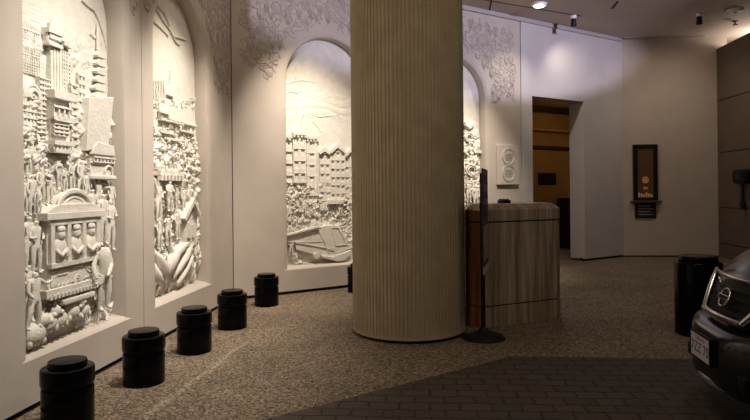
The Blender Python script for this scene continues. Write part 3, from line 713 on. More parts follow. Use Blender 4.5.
b = MB(); b.rbox(a0+.06, a0+.15, z0+.10, z0+.28, .085, .115); b.rbox(a0+.20, a0+.25, z0+.1, z0+.25, .085, .115); b.build('hut_window', 'carving', ht)
# great curving leaves
for pts, rs in ((((171, 275), (173, 262), (178, 252), (186, 246), (193, 240)), (.05, .085, .075, .05, .012)), (((175, 278), (181, 268), (187, 258), (192, 248), (196, 238)), (.03, .05, .06, .045, .01)),
                (((170, 280), (166, 268), (161, 258), (156, 250)), (.05, .075, .05, .012)), (((165, 285), (160, 275), (156, 262)), (.04, .05, .012)),
                (((180, 284), (186, 274), (193, 262), (196, 256)), (.03, .04, .03, .01)), (((176, 262), (174, 250), (170, 242)), (.04, .04, .012))):
    b = MB(); q = []
    for x, y in pts: a, z = R.pt(x, y, .1); q.append((max(-.64, min(.64, a)), -.07, max(.02, z)))
    b.tube(q, list(rs), 10); b.build('great_leaf', 'carving', root, smooth=180)
b = MB(); rnd = random.Random(5)
for k in range(70):
    a = rnd.uniform(-.62, .62); z = rnd.uniform(.0, .28); l = rnd.uniform(.12, .26); t_ = rnd.uniform(-.5, .5); b.tube([(a, -.03, z), (a+.4*l*t_, -.07, z+.5*l), (max(-.68, min(.68, a+l*t_)), -.06, z+l)], [.014, .016, .003], 5)
b.build('grass', 'carving', root, smooth=180, kind='stuff')
R.blobs('foliage', (154, 176, 197, 250), 90, (.012, .04), .07, 14)

# ---- third mural: castle house, gabled houses, sloping bus
root = relief_root(2, 'bright relief with turreted house, gabled houses and a sloping bus, left of the column')
R = Rel(2, root)
def f2(a, z):
    h = .010+.005*N3(a, z, 3)
    h += band(z, .02, 1.35, .15)*(.035*lumps(a, z, 8, 1)+.026*lumps(a, z, 20, 5)+.018*lumps(a, z, 40, 2))
    h += band(z, 2.1, 2.6, .3)*.012*abs(math.sin(22*z+3*N3(a, z, 2)))
    return h
R.back(f2)
b = MB()
for pts in (((284, 95), (290, 91), (297, 93), (302, 90)), ((314, 98), (318, 95), (325, 99), (330, 96)), ((300, 118), (310, 114), (320, 117), (334, 115)), ((296, 65), (293, 72), (296, 79), (302, 82)), ((284, 84), (300, 80), (316, 82)), ((313, 121), (318, 127), (322, 132)), ((333, 117), (337, 114), (341, 118))):
    b.tube([(R.pt(x, y, .02)[0], -.012, R.pt(x, y, .02)[1]) for x, y in pts], .009)
b.build('clouds', 'carving', root)
b = MB(); b.tube([(R.pt(x, y, .03)[0], -.025, R.pt(x, y, .03)[1]) for x, y in ((301, 134), (301, 120), (303, 114), (303.5, 105))], .014); b.build('mast', 'carving', root)
ch = empty('turreted_house'); ch.parent = root
R.facade('house_wing', (284, 137, 295, 185), 0, .055, 4, 1, .6, crenel=3, parent=ch)
R.facade('turret', (294, 134, 307, 183), 0, .10, 4, 2, .62, crenel=4, parent=ch)
R.facade('house_wing', (307, 138, 318, 196), 0, .05, 5, 1, .4, crenel=4, parent=ch)
b = MB(); a0, a1, z0, z1 = R.rect(318, 150, 319.5, 196, .09); b.rbox(a0, a1, z0, z1, 0, .10); b.build('lamp_column', 'carving', root)
gh = empty('gabled_houses'); gh.parent = root
R.facade('house_front', (320, 153, 331, 208), 0, .045, 6, 2, .55, parent=gh); R.facade('house_front', (331, 150, 346, 200), 0, .055, 6, 3, .55, parent=gh); R.facade('house_front', (345, 154, 356, 205), 0, .045, 5, 2, .5, parent=gh)
for (x0, xm, x1, yb, yt) in ((319, 325, 331, 152, 148), (330, 338, 347, 151, 144.5), (345, 351, 357, 155, 149)):
    b = MB(); p0, p1, p2 = R.pt(x0, yb, .07), R.pt(xm, yt, .07), R.pt(x1, yb, .07)
    b.slab([p0, (p0[0]+.02, p0[1]-.04), (p1[0], p1[1]-.05), (p2[0]-.02, p2[1]-.04), p2, (p1[0], p1[1]+.02)], 0, .09); b.build('gable', 'carving', gh)
b = MB(); a0, a1, z0, z1 = R.rect(329, 200, 344, 204, .1); b.rbox(a0, a1, z0, z1, 0, .12); b.build('porch', 'carving', gh)
b = MB()
for k in range(8): a0, a1, z0, z1 = R.rect(320, 198+k*1.6, 327, 199.2+k*1.6, .05); b.rbox(a0, a1, z0, z1, 0, .09-.008*(8-k))
b.build('stairs', 'carving', root)
R.blobs('treetops', (284, 182, 312, 222), 90, (.015, .045), .08, 21)
R.blobs('treetops', (310, 200, 358, 216), 70, (.012, .035), .07, 22)
R.blobs('treetops', (284, 214, 300, 236), 26, (.015, .04), .07, 23)
for args in (dict(x=292, ytop=238, ybot=256, kind='hold', d=.10), dict(x=297, ytop=255, ybot=270, kind='bend', d=.08), dict(x=287, ytop=204, ybot=222, kind='reach', d=.08), dict(x=305, ytop=200, ybot=216, kind='stand', d=.08), dict(x=341, ytop=202, ybot=216, kind='stand', d=.08)):
    figure(R, **args)
bs = empty('sloping_bus'); bs.parent = root
def P(x, y): return R.pt(x, y, .14)
b = MB(); b.slab([P(285, 236), P(319, 227), P(336, 225), P(342, 227), P(351, 244), P(351, 249), P(334, 257), P(320, 256), P(298, 250), P(297, 243), P(286, 241)], 0, .11); b.build('bus_body', 'carving', bs, bevel=.006)
b = MB(); b.slab([P(284, 235.5), P(319, 226), P(320, 227.8), P(284, 237.3)], .05, .16); b.build('bus_roof', 'carving', bs)
b = MB()
for x0, x1 in ((290, 298), (299.5, 306), (307.5, 314), (315, 323)):
    y = lambda x: 236-(x-286)*.27
    b.tube([(P(x, yy)[0], -.115, P(x, yy)[1]) for x, yy in ((x0, y(x0)+1.5), (x1, y(x1)+1.5), (x1+1.2, 242), (x0, 242.5))], .008, closed=True)
b.tube([(P(x, yy)[0], -.115, P(x, yy)[1]) for x, yy in ((333, 228), (340, 228), (349, 245), (338, 246))], .010, closed=True)
b.build('bus_window', 'carving', bs)
b = MB(); b.tube([(P(x, yy)[0], -.12, P(x, yy)[1]) for x, yy in ((297, 243), (316, 246), (330, 249), (336, 251))], .008); b.tube([(P(x, yy)[0], -.12, P(x, yy)[1]) for x, yy in ((319, 227), (325, 240), (330, 252))], .010); b.build('bus_trim', 'carving', bs)
b = MB(); b.slab([P(322, 255), P(334, 257), P(352, 250), P(352, 254), P(346, 261), P(338, 262), P(323, 258)], 0, .16); b.build('bus_bumper', 'carving', bs, bevel=.01)
for x, y in ((318, 256), (344, 258)):
    b = MB(); a, z = P(x, y); b.tube([(a, -.02, z), (a, -.15, z)], .05, 16); b.build('bus_wheel', 'carving', bs)
b = MB(); a0, a1, z0, z1 = R.rect(303, 262, 309, 266, .06); b.rbox(a0, a1, z0, z1, 0, .07); b.build('crate', 'carving', root)
R.blobs('rocks', (292, 258, 304, 269), 14, (.02, .04), .05, 24)

# ---- fourth mural, mostly behind the column
root = relief_root(3, 'bright relief strip with carved faces and roofs, just right of the column')
R = Rel(3, root)
def f3(a, z):
    h = .010+.005*N3(a, z, 3)
    h += band(z, .02, 2.3, .3)*(.045*lumps(a, z, 7, 9)+.03*lumps(a, z, 17, 2)+.02*lumps(a, z, 36, 5))
    return h
R.back(f3)
R.facade('row_house', (440, 120, 462, 190), 0, .06, 6, 3, .55, crenel=4); R.facade('row_house', (420, 140, 440, 200), 0, .05, 5, 3, .55)
b = MB()
for x, y, r_ in ((469, 137, .10), (471, 170, .12), (468, 152, .07)):
    a, z = R.pt(x, y, .06)
    for k in (1, .6): b.tube([(a+k*r_*math.cos(2*PI*j/16), -.07, z+k*r_*.8*math.sin(2*PI*j/16)) for j in range(13)], .016)
    b.tube([(a-r_, -.06, z+r_), (a+.4*r_, -.08, z+.6*r_), (a+r_, -.06, z+1.2*r_)], .018)
b.build('scrollwork', 'carving', root)
b = MB(); c = [R.pt(465, 122, .08), R.pt(470, 126, .08), R.pt(474, 121, .08), R.pt(475, 123, .08), R.pt(470, 129, .08), R.pt(465, 125, .08)]; b.slab(c, 0, .10); b.build('roof_edge', 'carving', root)
for args in (dict(x=469, ytop=180, ybot=203, kind='raise', d=.09), dict(x=476, ytop=184, ybot=210, kind='stand', d=.09, flip=True), dict(x=467, ytop=205, ybot=235, kind='hold', d=.1), dict(x=476, ytop=212, ybot=245, kind='reach', d=.1, flip=True)):
    figure(R, **args)
R.blobs('foliage', (440, 150, 481, 270), 120, (.02, .06), .07, 31)

# ------------------------------------------------------------------ column
cx, cy, cr = .350, 6.30, .597
root = tag(empty('column', (cx, cy, 0)), 'large fluted round concrete column in the middle of the walk', 'column', kind='thing')
NR = 92; prof = []
for i in range(NR):
    for t_, r_ in ((0, cr-.010), (.12, cr-.010), (.26, cr), (.74, cr), (.88, cr-.010)):
        a = 2*PI*(i+t_)/NR; prof.append((r_*math.cos(a), r_*math.sin(a)))
b = MB(); b.prism(prof, .055, ZC-.003); b.build('shaft', 'concrete', root)
b = MB(); b.lathe([(cr-.015, .035), (cr+.004, .035), (cr+.004, .06), (cr-.015, .062)], 96); b.build('foot_ring', 'concrete', root)
b = MB(); b.lathe([(cr-.04, 0), (cr-.04, .04)], 64); b.build('plinth', 'dark_gap', root)

# ------------------------------------------------------------------ bollards
def bollard_parts(root, r, h):
    t = .072*h/.43*.5
    b = MB(); zb = h*.60
    b.lathe([(r*.97, 0), (r, .008), (r, zb-.012), (r*.985, zb-.004), (r*.90, zb)], 48); b.build('body', 'bollard_black', root, smooth=40)
    b = MB(); b.lathe([(r*.90, zb), (r*.90, zb+.014)], 40); b.build('groove', 'dark_gap', root)
    b = MB(); zc = h*.905
    b.lathe([(r*.92, zb+.012), (r*1.01, zb+.016), (r*1.03, zb+.028), (r*1.03, zc-.016), (r*1.01, zc-.005), (r*.96, zc)], 48); b.build('collar', 'bollard_black', root, smooth=40)
    b = MB(); b.lathe([(r*.74, zc-.002), (r*.75, zc+.002), (r*.75, h-.008), (r*.73, h-.001), (r*.69, h)], 48); b.build('cap', 'bollard_black', root, smooth=40)
first = None
for x, y, lab in ((-2.012, 3.84, 'black capped bollard nearest the camera, below the cable car relief'), (-1.838, 4.66, 'second black bollard from the front, before the joint between alcoves'),
                  (-1.712, 5.55, 'third black bollard from the front, below the garden relief'), (-1.585, 6.50, 'fourth black bollard, before the corner of the walls'),
                  (-1.440, 7.76, 'fifth black bollard, at the foot of the back wall left of its alcove'), (-.262, 8.72, 'black bollard half hidden behind the column')):
    if first is None:
        o = first = empty('bollard', (x, y, 0)); bollard_parts(o, .157, .415)
    else: o = copy_tree(first); o.location = (x, y, 0)
    tag(o, lab, 'bollard', 'bollards along the alcove walls')
o = empty('bollard', (3.29, 6.02, 0), 0, 'tall wide black bollard standing behind the car', 'bollard')
b = MB(); r = .222
b.lathe([(r*.98, 0), (r, .01), (r, .72), (r*.97, .735), (r*.95, .74)], 48); b.build('body', 'bollard_black', o, smooth=40)
b = MB(); b.lathe([(r*.80, .735), (r*.82, .745), (r*.82, .785), (r*.79, .797), (r*.74, .80)], 48); b.build('cap', 'bollard_black', o, smooth=40)

# ------------------------------------------------------------------ travertine counter
B_, C_, D_, E_, F_, A_ = (1.166, 6.335), (2.085, 6.775), (2.145, 6.86), (1.92, 7.34), (1.00, 6.93), (.985, 6.478)
poly = [B_, C_, D_, E_, F_, A_]; ctr = Vector((1.55, 6.8))
def inset(k): return [tuple(ctr+(Vector(p)-ctr)*k) for p in poly]
def inset_d(dd):
    out = []
    for p in poly:
        v = Vector(p)-ctr; out.append(tuple(ctr+v*(1-dd/v.length)))
    return out
root = empty('reception_counter', (ctr.x, ctr.y, 0), 0, 'striped travertine counter with sloped cap standing behind the column', 'counter')
loc = (-ctr.x, -ctr.y, 0)
b = MB(); b.prism(inset_d(.004), .235, 1.13); b.build('body', 'travertine', root, loc=loc, bevel=.004)
b = MB(); b.prism(poly, 0.0, .222); b.build('plinth', 'travertine', root, loc=loc, bevel=.004)
for z0, z1 in ((.215, .24), (1.125, 1.15)): b = MB(); b.prism(inset_d(.025), z0, z1); b.build('shadow_joint', 'dark_gap', root, loc=loc)
b = MB(); n = 6; i0 = poly; i2 = inset_d(.10)
vs = [(x, y, 1.145) for x, y in i0]+[(x, y, 1.268) for x, y in i0]+[(x, y, 1.332) for x, y in i2]
fs = [tuple(range(n))[::-1], tuple(range(2*n, 3*n))]+[(i, (i+1) % n, n+(i+1) % n, n+i) for i in range(n)]+[(n+i, n+(i+1) % n, 2*n+(i+1) % n, 2*n+i) for i in range(n)]
b.add(vs, fs); b.build('cap', 'travertine', root, loc=loc, bevel=.004)
b = MB(); bv = Vector(B_); av = Vector(A_); tdir = (av-bv).normalized(); nn = Vector((tdir.y, -tdir.x))
if nn.dot(bv-ctr) < 0: nn = -nn
def pl(p, z): return (p.x, p.y, z)
for z0, z1 in ((.235, 1.128), (.002, .222), (1.148, 1.266)):
    p0 = bv+tdir*.006; p1 = av-tdir*.004; q0 = p0+nn*.008; q1 = p1+nn*.008
    b.add([pl(p0, z0), pl(p1, z0), pl(q1, z0), pl(q0, z0), pl(p0, z1), pl(p1, z1), pl(q1, z1), pl(q0, z1)], [(0, 1, 2, 3), (4, 5, 6, 7), (0, 1, 5, 4), (1, 2, 6, 5), (2, 3, 7, 6), (3, 0, 4, 7)])
o = b.build('side_panel', 'red_wood', root, loc=loc); o['label'] = 'reddish wood side panel'
# small dark thing on the counter
root = empty('desk_box', (1.50, 6.86, 1.332), math.radians(25), 'small dark box lying on top of the travertine counter', 'box')
b = MB(); b.box(-.06, .06, -.05, .05, 0, .035); b.build('body', 'black_metal', root, bevel=.006)
b = MB(); b.box(-.05, .05, -.035, .045, .035, .05); b.build('lid', 'black_metal', root, bevel=.006)

# ------------------------------------------------------------------ stanchion sign
sx, sy = 1.075, 5.93
root = empty('stanchion_sign', (sx, sy, 0), 0, 'black pole sign on a round base between the column and counter', 'sign')
b = MB(); b.lathe([(.215, 0), (.218, .012), (.20, .028), (.12, .055), (.05, .085), (.03, .11)], 48); b.build('base', 'black_metal', root, smooth=40)
b = MB(); b.lathe([(.022, .10), (.022, 1.66)], 20); b.build('pole', 'black_metal', root, smooth=40)
th = math.atan2(.96, .27); M = Matrix.Rotation(th, 4, 'Z')
sg = MB(); sg.box(-.28, .28, -.034, -.022, .67, 1.70, M); pn = sg.build('sign_panel', 'sign_black', root, bevel=.003)
b = MB()
b.box(-.16, .16, -.036, -.034, 1.55, 1.64, M); b.box(-.20, .20, -.036, -.034, 1.40, 1.47, M); b.box(-.20, .20, -.036, -.034, 1.22, 1.34, M)
b.build('heading', 'plate_blue', pn)
b = MB(); rnd = random.Random(2)
for k in range(11):
    x = -.24
    while x < .2:
        w = rnd.uniform(.03, .09); b.box(x, min(.24, x+w), -.0365, -.034, 1.12-k*.032, 1.132-k*.032, M); x += w+.02
b.build('small_print', 'sign_white', pn)
b = MB(); b.box(-.28, .28, -.037, -.034, .675, .735, M); b.build('sticker', 'sign_white', pn)
b = MB(); b.box(-.03, .03, -.024, .024, 1.3, 1.36, M); b.box(-.03, .03, -.024, .024, .9, .96, M); b.build('clamp', 'black_metal', root)

# ------------------------------------------------------------------ plaque
a0, zt = BW.px(497, 144.5, .03); a1, zb = BW.px(518.6, 184.6, .03); pw, ph = a1-a0, zt-zb
root = empty('stone_plaque', BW.w((a0+a1)/2, zb, .001), BW.rz, 'pale stone plaque with two round medallions on the wall beside the doorway', 'plaque')
b = MB(); b.box(-pw/2, pw/2, -.045, 0, 0, ph); b.build('slab', 'plaque_stone', root, bevel=.006)
for k, zc in ((0, ph*.29), (1, ph*.70)):
    b = MB()
    for r_ in (.155, .135): b.tube([(r_*1.05*math.cos(2*PI*j/32), -.045, zc+r_*math.sin(2*PI*j/32)) for j in range(32)], .008, 6, True)
    m_ = b.build('medallion', 'plaque_stone', root, smooth=60)
    b = MB()
    for j in range(5):
        w = .10-.012*abs(j-2); b.box(-w, w, -.049, -.044, zc-.062+j*.028, zc-.052+j*.028)
    b.build('lettering', 'plaque_ink', m_)
b = MB()
for j in range(3): b.box(-.11, .11, -.048, -.044, ph*.475+j*.022, ph*.475+.008+j*.022)
b.build('lettering', 'plaque_ink', root)

# ------------------------------------------------------------------ poster case on the far wall
a0, zt = FW.px(633.3, 144.6, .05); a1, zb = FW.px(658, 200.3, .05)
pw, ph = a1-a0, zt-zb
root = empty('poster_case', FW.w((a0+a1)/2, zb, .001), FW.rz, 'black framed amber poster in a case on the far wall', 'poster')
b = MB(); fw = .085
b.box(-pw/2, pw/2, -.03, 0, 0, ph); b.box(-pw/2, -pw/2+fw, -.06, -.02, 0, ph); b.box(pw/2-fw, pw/2, -.06, -.02, 0, ph); b.box(-pw/2, pw/2, -.06, -.02, 0, .05); b.box(-pw/2, pw/2, -.06, -.02, ph-.09, ph)
b.build('frame', 'black_metal', root, bevel=.004)
b = MB(); b.box(-pw/2+fw, pw/2-fw, -.036, -.03, .05, ph-.09); ps = b.build('poster', 'poster_dark', root)
b = MB()
for k in range(4): b.box(-.14+k*.075, -.08+k*.075, -.038, -.036, .62, .98-.07*(k % 2))
b.build('picture', 'poster_dark', ps)
b = MB(); b.tube([(.055*math.cos(2*PI*j/24), -.038, .44+.06*math.sin(2*PI*j/24)) for j in range(24)], .014, 6, True); b.ell((0, -.037, .44), (.03, .004, .035))
b.build('emblem', 'poster_amber', ps); b = MB()
for k in range(3): b.box(-.05+k*.035, -.025+k*.035, -.039, -.036, .24, .29)
b.build('caption', 'poster_amber', ps); b = MB()
for k in range(6): b.box(-.155+k*.052, -.118+k*.052, -.039, -.036, .075, .17-.02*(k % 3))
b.build('lettering', 'poster_amber', ps)
b = MB(); b.box(-pw/2-.06, pw/2+.06, -.12, 0, -.045, -.003); b.build('ledge', 'brass', root, bevel=.004)
root2 = empty('wall_plate', FW.w((a0+a1)/2, zb-.38, .001), FW.rz, 'small dark plate fixed under the poster case ledge', 'plate')
b = MB(); b.box(-pw/2+.03, pw/2-.03, -.03, 0, .0, .33); b.build('panel', 'sign_black', root2, bevel=.004)
b = MB()
for k in range(4): b.box(-.15, .15-.05*(k % 2), -.033, -.03, .07+k*.06, .085+k*.06)
b.build('lettering', 'plaque_ink', root2)

# ------------------------------------------------------------------ fixture on the partition
p = RW.px(741.5, 176.5, .08); root = empty('wall_fixture', RW.w(p[0], p[1]-.14, .001), RW.rz, 'dark rounded fixture with a hanging stem on the panelled partition', 'fixture')
b = MB(); b.box(-.24, .24, -.16, 0, 0, .28); b.build('housing', 'black_metal', root, bevel=.06)
b = MB(); b.tube([(.02, -.07, .02), (.02, -.07, -.48)], .03, 12); b.tube([(.02, -.07, -.35), (.02, -.07, -.50)], .05, 12); b.build('stem', 'black_metal', root)
b = MB(); b.box(-.10, .10, -.165, -.155, .08, .20); b.build('face_plate', 'sign_black', root)

# ------------------------------------------------------------------ lobby fittings
b = MB(); a0, zt = BW.px(539.5, 173.5, -2.55); a1, zb = BW.px(557, 184, -2.55)
root = empty('lobby_sign', BW.w((a0+a1)/2, zb, -2.598), BW.rz, 'black rectangular sign on the amber lobby wall inside the doorway', 'sign')
b.box(-(a1-a0)/2, (a1-a0)/2, -.03, 0, 0, zt-zb); b.build('panel', 'sign_black', root, bevel=.004)
b = MB(); w_ = a1-a0; b.box(-w_/2-.015, w_/2+.015, -.02, 0, -.015, 0); b.box(-w_/2-.015, w_/2+.015, -.02, 0, zt-zb, zt-zb+.015); b.build('frame', 'black_metal', root)
b = MB()
for y0, y1 in ((98, 113), (146, 149)):
    _, z1 = BW.px(550, y0, -2.5); _, z0 = BW.px(550, y1, -2.5); wall_block(b, BW, 5.3, 10.7, z0, z1, -2.59, -2.50)
b.build('trim_5', 'dark_wood', kind='structure')
b = MB(); _, z1 = BW.px(550, 130, -2.4); wall_block(b, BW, 5.3, 10.7, z1-.04, z1, -2.59, -2.3); b.build('trim_6', 'amber_wall', kind='structure')
p = BW.px(568, 240, -1.9); root = empty('lobby_cabinet', BW.w(BW.px(576, 240, -1.9)[0], 0, -1.9), BW.rz, 'dark cabinet standing in the lobby seen through the doorway', 'cabinet')
b = MB(); b.box(-.35, .35, -.3, .3, 0, 1.25); b.build('body', 'dark_wood', root, bevel=.01)
b = MB(); b.box(-.30, .30, -.32, -.298, .1, 1.15); b.build('door', 'dark_wood', root, bevel=.01)
b = MB(); b.ell((0, 0, 1.4), (.12, .12, .17), 14, 10); b.lathe([(.09, 1.25), (.05, 1.3), (.05, 1.34)], 20); b.build('urn', 'dark_wood', root, smooth=60)

# ------------------------------------------------------------------ ceiling fittings
def ceiling_spot(x, y, label, glow=False):
    root = empty('ceiling_spotlight', (x, y, ZC), 0, label, 'spotlight', 'spotlights on the ceiling')
    b = MB(); b.lathe([(.05, -.06), (.055, -.05), (.055, 0)], 24); b.build('mount', 'lamp_white', root, smooth=40)
    b = MB(); b.lathe([(.050, -.20), (.055, -.19), (.045, -.06)], 24); b.build('housing', 'black_metal', root, smooth=40)
    return root
ceiling_spot(3.74, 11.02, 'small black and white ceiling spotlight above the doorway wall'); ceiling_spot(6.06, 10.97, 'small black and white ceiling spotlight above the far wall')
root = empty('downlight', (2.90, 10.3, ZC), 0, 'lit white downlight in the ceiling right of the column', 'light')
b = MB(); b.lathe([(.10, -.035), (.13, -.03), (.135, -.001)], 32); b.build('rim', 'lamp_white', root, smooth=40)
b = MB(); b.lathe([(.085, -.045), (.095, -.034)], 32); b.build('lens', 'lamp_glow', root)
root = empty('smoke_detector', (6.60, 10.75, ZC), 0, 'flat round smoke detector on the ceiling at upper right', 'detector')
b = MB(); b.lathe([(.06, -.05), (.12, -.04), (.14, -.012), (.14, 0)], 32); b.build('body', 'lamp_white', root, smooth=40)
b = MB(); b.lathe([(.02, -.058), (.03, -.05)], 16); b.build('sensor', 'black_metal', root)
q = ray(735, 21); k = (ZC-HC)/q.z; root = empty('sprinkler', (q.x*k, q.y*k, ZC), 0, 'small dark sprinkler head on the ceiling above the partition', 'sprinkler')
b = MB(); b.lathe([(.05, -.01), (.05, 0)], 20); b.build('flange', 'black_metal', root)
b = MB(); b.lathe([(.05, -.075), (.05, -.07), (.012, -.065), (.015, -.01)], 20); b.build('head', 'black_metal', root)

# ------------------------------------------------------------------ the car
yaw = math.radians(175)
root = empty('car', (2.045, 3.70, 0), 0, 'dark SUV with chrome grille nosing in at the lower right', 'car')
root.rotation_euler[2] = math.radians(-9); root.scale = (.95, .95, .95)
# local: x = back from the nose, y = across (+ = far side), z up
def loft(st, name, m, smooth=50, sub=0):
    b = MB(); n = None; vs = []; fs = []
    for x, sec in st:
        full = [(x, -y, z) for y, z in sec]+[(x, y, z) for y, z in reversed(sec) if y > 1e-6]
        n = len(full); vs += full
    for j in range(len(st)-1):
        for i in range(n):
            k = (i+1) % n; fs.append((j*n+i, j*n+k, (j+1)*n+k, (j+1)*n+i))
    fs.append(tuple(range(n))); fs.append(tuple((len(st)-1)*n+i for i in range(n)))
    b.add(vs, fs); o = b.build(name, m, root, smooth=smooth)
    if sub: s_ = o.modifiers.new('s', 'SUBSURF'); s_.levels = s_.render_levels = sub
    return o
def sec(w, zb, zt, cr_=.03, sh=.10):
    """half section from bottom centre out and up to top centre"""
    zm = (zb+zt)/2
    return [(0, zb), (w*.6, zb), (w*.93, zb+.03), (w, zb+.10), (w*1.01, zm), (w*.985, zt-sh), (w*.94, zt-sh*.35), (w*.78, zt), (w*.4, zt+cr_*.7), (0, zt+cr_)]
lower = [(.0, .20, .32, .60), (.05, .36, .27, .66), (.13, .50, .25, .69), (.24, .64, .24, .70), (.38, .78, .23, .72), (.58, .88, .22, .75), (.8, .90, .22, .8)]
body = [(x, sec(w, zb, zt, .0, .05)) for x, w, zb, zt in lower]
loft(body, 'bumper', 'car_paint', 40, 1)
upper = [(.20, .36, .64, .94), (.27, .45, .62, .99), (.36, .55, .60, 1.05), (.47, .65, .58, 1.10), (.58, .75, .52, 1.14), (.72, .83, .45, 1.175), (.95, .89, .38, 1.20), (1.2, .915, .30, 1.215), (2.2, .92, .28, 1.21), (3.4, .915, .30, 1.20), (4.1, .89, .36, 1.18), (4.42, .80, .45, 1.05)]
loft([(x, sec(w, zb, zt, .05 if x < 1.3 else .01, .09)) for x, w, zb, zt in upper], 'body', 'car_paint', 40, 1)
gh_ = [(1.15, .70, 1.09, 1.11), (1.9, .72, 1.09, 1.60), (2.4, .71, 1.09, 1.67), (3.3, .69, 1.09, 1.65), (3.95, .66, 1.09, 1.52), (4.25, .62, 1.08, 1.12)]
def gsec(w, zb, zt): return [(0, zb), (w*1.12, zb), (w*1.10, zb+.02), (w*(1+.1*(1-(zt-zb)/.6)), zt-.05), (w*.9, zt), (w*.5, zt+.02), (0, zt+.03)]
loft([(x, gsec(w, zb, zt)) for x, w, zb, zt in gh_], 'cabin', 'glass_dark', 40, 0)
loft([(1.95, [(0, 1.615), (.60, 1.60), (.66, 1.57), (.70, 1.585), (.62, 1.64), (0, 1.66)]), (2.4, [(0, 1.68), (.60, 1.67), (.66, 1.63), (.70, 1.65), (.62, 1.70), (0, 1.72)]), (3.3, [(0, 1.66), (.60, 1.65), (.64, 1.61), (.68, 1.63), (.60, 1.68), (0, 1.70)]), (3.95, [(0, 1.54), (.58, 1.52), (.62, 1.48), (.66, 1.50), (.58, 1.55), (0, 1.57)])], 'roof', 'car_paint', 40)
def nose(y, z):
    """x of the grille face: bowed in plan, leaning back"""
    return .085+.36*y*y+(z-.70)*.42
b = MB(); N = 14; vs = []; fs = []
for j in range(5):
    z = .70+.27*j/4
    for i in range(N+1):
        w = .29+.17*j/4; y = -w+2*w*i/N; vs.append((nose(y, z)+.02, y, z))
fs = [(j*(N+1)+i, j*(N+1)+i+1, (j+1)*(N+1)+i+1, (j+1)*(N+1)+i) for j in range(4) for i in range(N)]
k0 = len(vs); vs += [(x+.15, y, z) for x, y, z in vs]; fs += [tuple(i+k0 for i in f) for f in fs]
b.add(vs, fs)
gr = b.build('grille', 'car_plastic', root)
b = MB()
for j in range(1, 5):
    z = .70+.05*j; w = .30+.16*(z-.7)/.27; b.tube([(nose(y, z)+.012, y, z) for y in [-w+2*w*i/12 for i in range(13)]], .008, 5)
b.build('grille_bar', 'car_plastic', gr)
b = MB(); b.tube([(nose(y, .735)-.012, y, .735) for y in [-.28+.56*i/14 for i in range(15)]], .021, 8)
b.build('lower_chrome_bar', 'chrome', gr, smooth=60)
b = MB(); b.tube([(nose(y, .975)-.005, y, .978) for y in [-.48+.96*i/14 for i in range(15)]], .014, 8); b.build('upper_chrome_bar', 'chrome', gr, smooth=60)
for s_ in (-1, 1):
    b = MB(); q = []
    for i in range(9):
        t_ = i/8; y = s_*(.28+.19*t_); z = .735+.25*t_; q.append((nose(y, z)-.008, y, z))
    b.tube(q, [.020, .021, .021, .021, .020, .019, .017, .015, .012], 8); b.build('side_chrome_bar', 'chrome', gr, smooth=60)
# round emblem: ring with a cross band
em = empty('emblem'); em.parent = root; ez = .852
ex = nose(0, ez)-.012; Mr = Matrix.Translation((ex, 0, ez)) @ Matrix.Rotation(math.radians(22), 4, 'Y')
b = MB(); b.tube([Mr @ Vector((0, .064*math.cos(2*PI*j/28), .060*math.sin(2*PI*j/28))) for j in range(28)], .0085, 8, True); b.build('ring', 'chrome', em, smooth=60)
b = MB(); b.box(-.010, .004, -.083, .083, -.016, .016, Mr); b.build('band', 'chrome', em, bevel=.003)
tx = text('lettering', 'NISSAN', .028, 'car_plastic', em, Mr @ Vector((-.0115, 0, 0)), (PI/2, 0, -PI/2), .0008, sx=1.25)
tx.rotation_euler = (Matrix.Rotation(math.radians(22), 4, 'Y') @ Matrix.Rotation(-PI/2, 4, 'Z') @ Matrix.Rotation(PI/2, 4, 'X')).to_euler()
# licence plate
lp = empty('license_plate', (-.012, 0, .520)); lp.parent = root
b = MB(); b.box(-.006, .0, -.155, .155, -.078, .078); b.build('plate', 'plate_white', lp, bevel=.002)
b = MB()
for y0, y1, z0, z1 in ((-.165, .165, -.088, -.078), (-.165, .165, .078, .088), (-.165, -.155, -.078, .078), (.155, .165, -.078, .078)): b.box(-.009, .02, y0, y1, z0, z1)
b.build('plate_frame', 'car_plastic', lp)
rp = (PI/2, 0, -PI/2)
text('plate_number', '7ZZ 70', .095, 'plate_blue', lp, (-.0065, 0, -.012), rp, .0006)
text('plate_state', 'California', .042, 'plate_red', lp, (-.0065, 0, .055), rp, .0006)
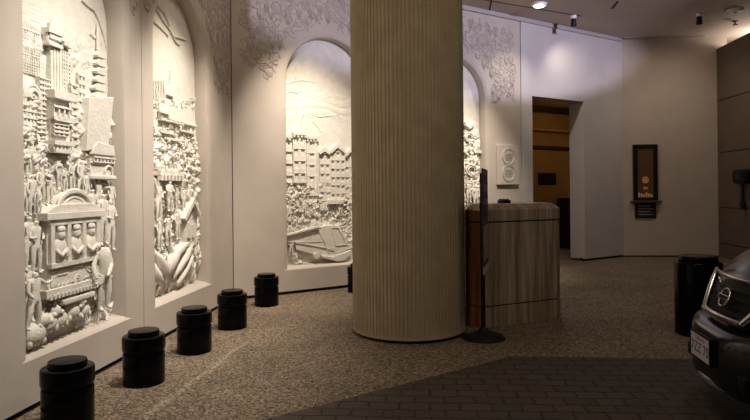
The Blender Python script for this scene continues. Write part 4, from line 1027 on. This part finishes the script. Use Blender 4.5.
# lamps, lower trim, wheels, mirrors
for s_ in (-1, 1):
    b = MB(); q = [(.16+.36*.25+.02, .50*s_, .86), (.38, .70*s_, .90), (.62, .84*s_, .95)]
    b.tube([(.36, .53*s_, .86), (.47, .63*s_, .875), (.60, .74*s_, .90), (.76, .82*s_, .93)], [.04, .065, .06, .03], 12)
    h_ = b.build('headlight', 'headlight', root, smooth=60)
    b = MB(); b.ell((.42, .60*s_, .865), (.04, .05, .045), 14, 10); b.build('lamp_bulb', 'chrome', h_, smooth=60)
    b = MB(); b.ell((.235, .60*s_, .43), (.05, .07, .05), 14, 10); b.build('fog_lamp', 'headlight', root, smooth=60)
    for wx in (.92, 3.62):
        b = MB(); w_ = MB()
        prof = [(.20, -.10), (.30, -.115), (.345, -.095), (.355, -.05), (.355, .05), (.345, .095), (.30, .115), (.20, .10)]
        n = 36; vs = [(r_*math.cos(2*PI*i/n), yy, r_*math.sin(2*PI*i/n)) for r_, yy in prof for i in range(n)]
        fs = [(j*n+i, j*n+(i+1) % n, ((j+1) % len(prof))*n+(i+1) % n, ((j+1) % len(prof))*n+i) for j in range(len(prof)) for i in range(n)]
        b.add(vs, fs); wh = b.build('wheel', 'tyre', root, loc=(wx, .83*s_, .355), smooth=40)
        for i in range(5):
            a = 2*PI*i/5; w_.tube([(0, .09*s_, 0), (.21*math.cos(a), .08*s_, .21*math.sin(a))], [.045, .03], 8)
        w_.tube([(.21*math.cos(2*PI*i/30), .08*s_, .21*math.sin(2*PI*i/30)) for i in range(30)], .018, 6, True); w_.build('rim', 'headlight', wh, smooth=60)
    b = MB(); b.ell((1.75, 1.0*s_, 1.15), (.08, .12, .085), 14, 10); b.build('mirror', 'car_paint', root, smooth=60)
b = MB(); b.tube([(.03+.72*y*y, y, .31) for y in [-.60+1.2*i/12 for i in range(13)]], .03, 8); o = b.build('lower_lip', 'headlight', root, smooth=60)
b = MB(); b.box(.06, .12, -.45, .45, .36, .45); b.build('air_intake', 'car_plastic', root, bevel=.01)
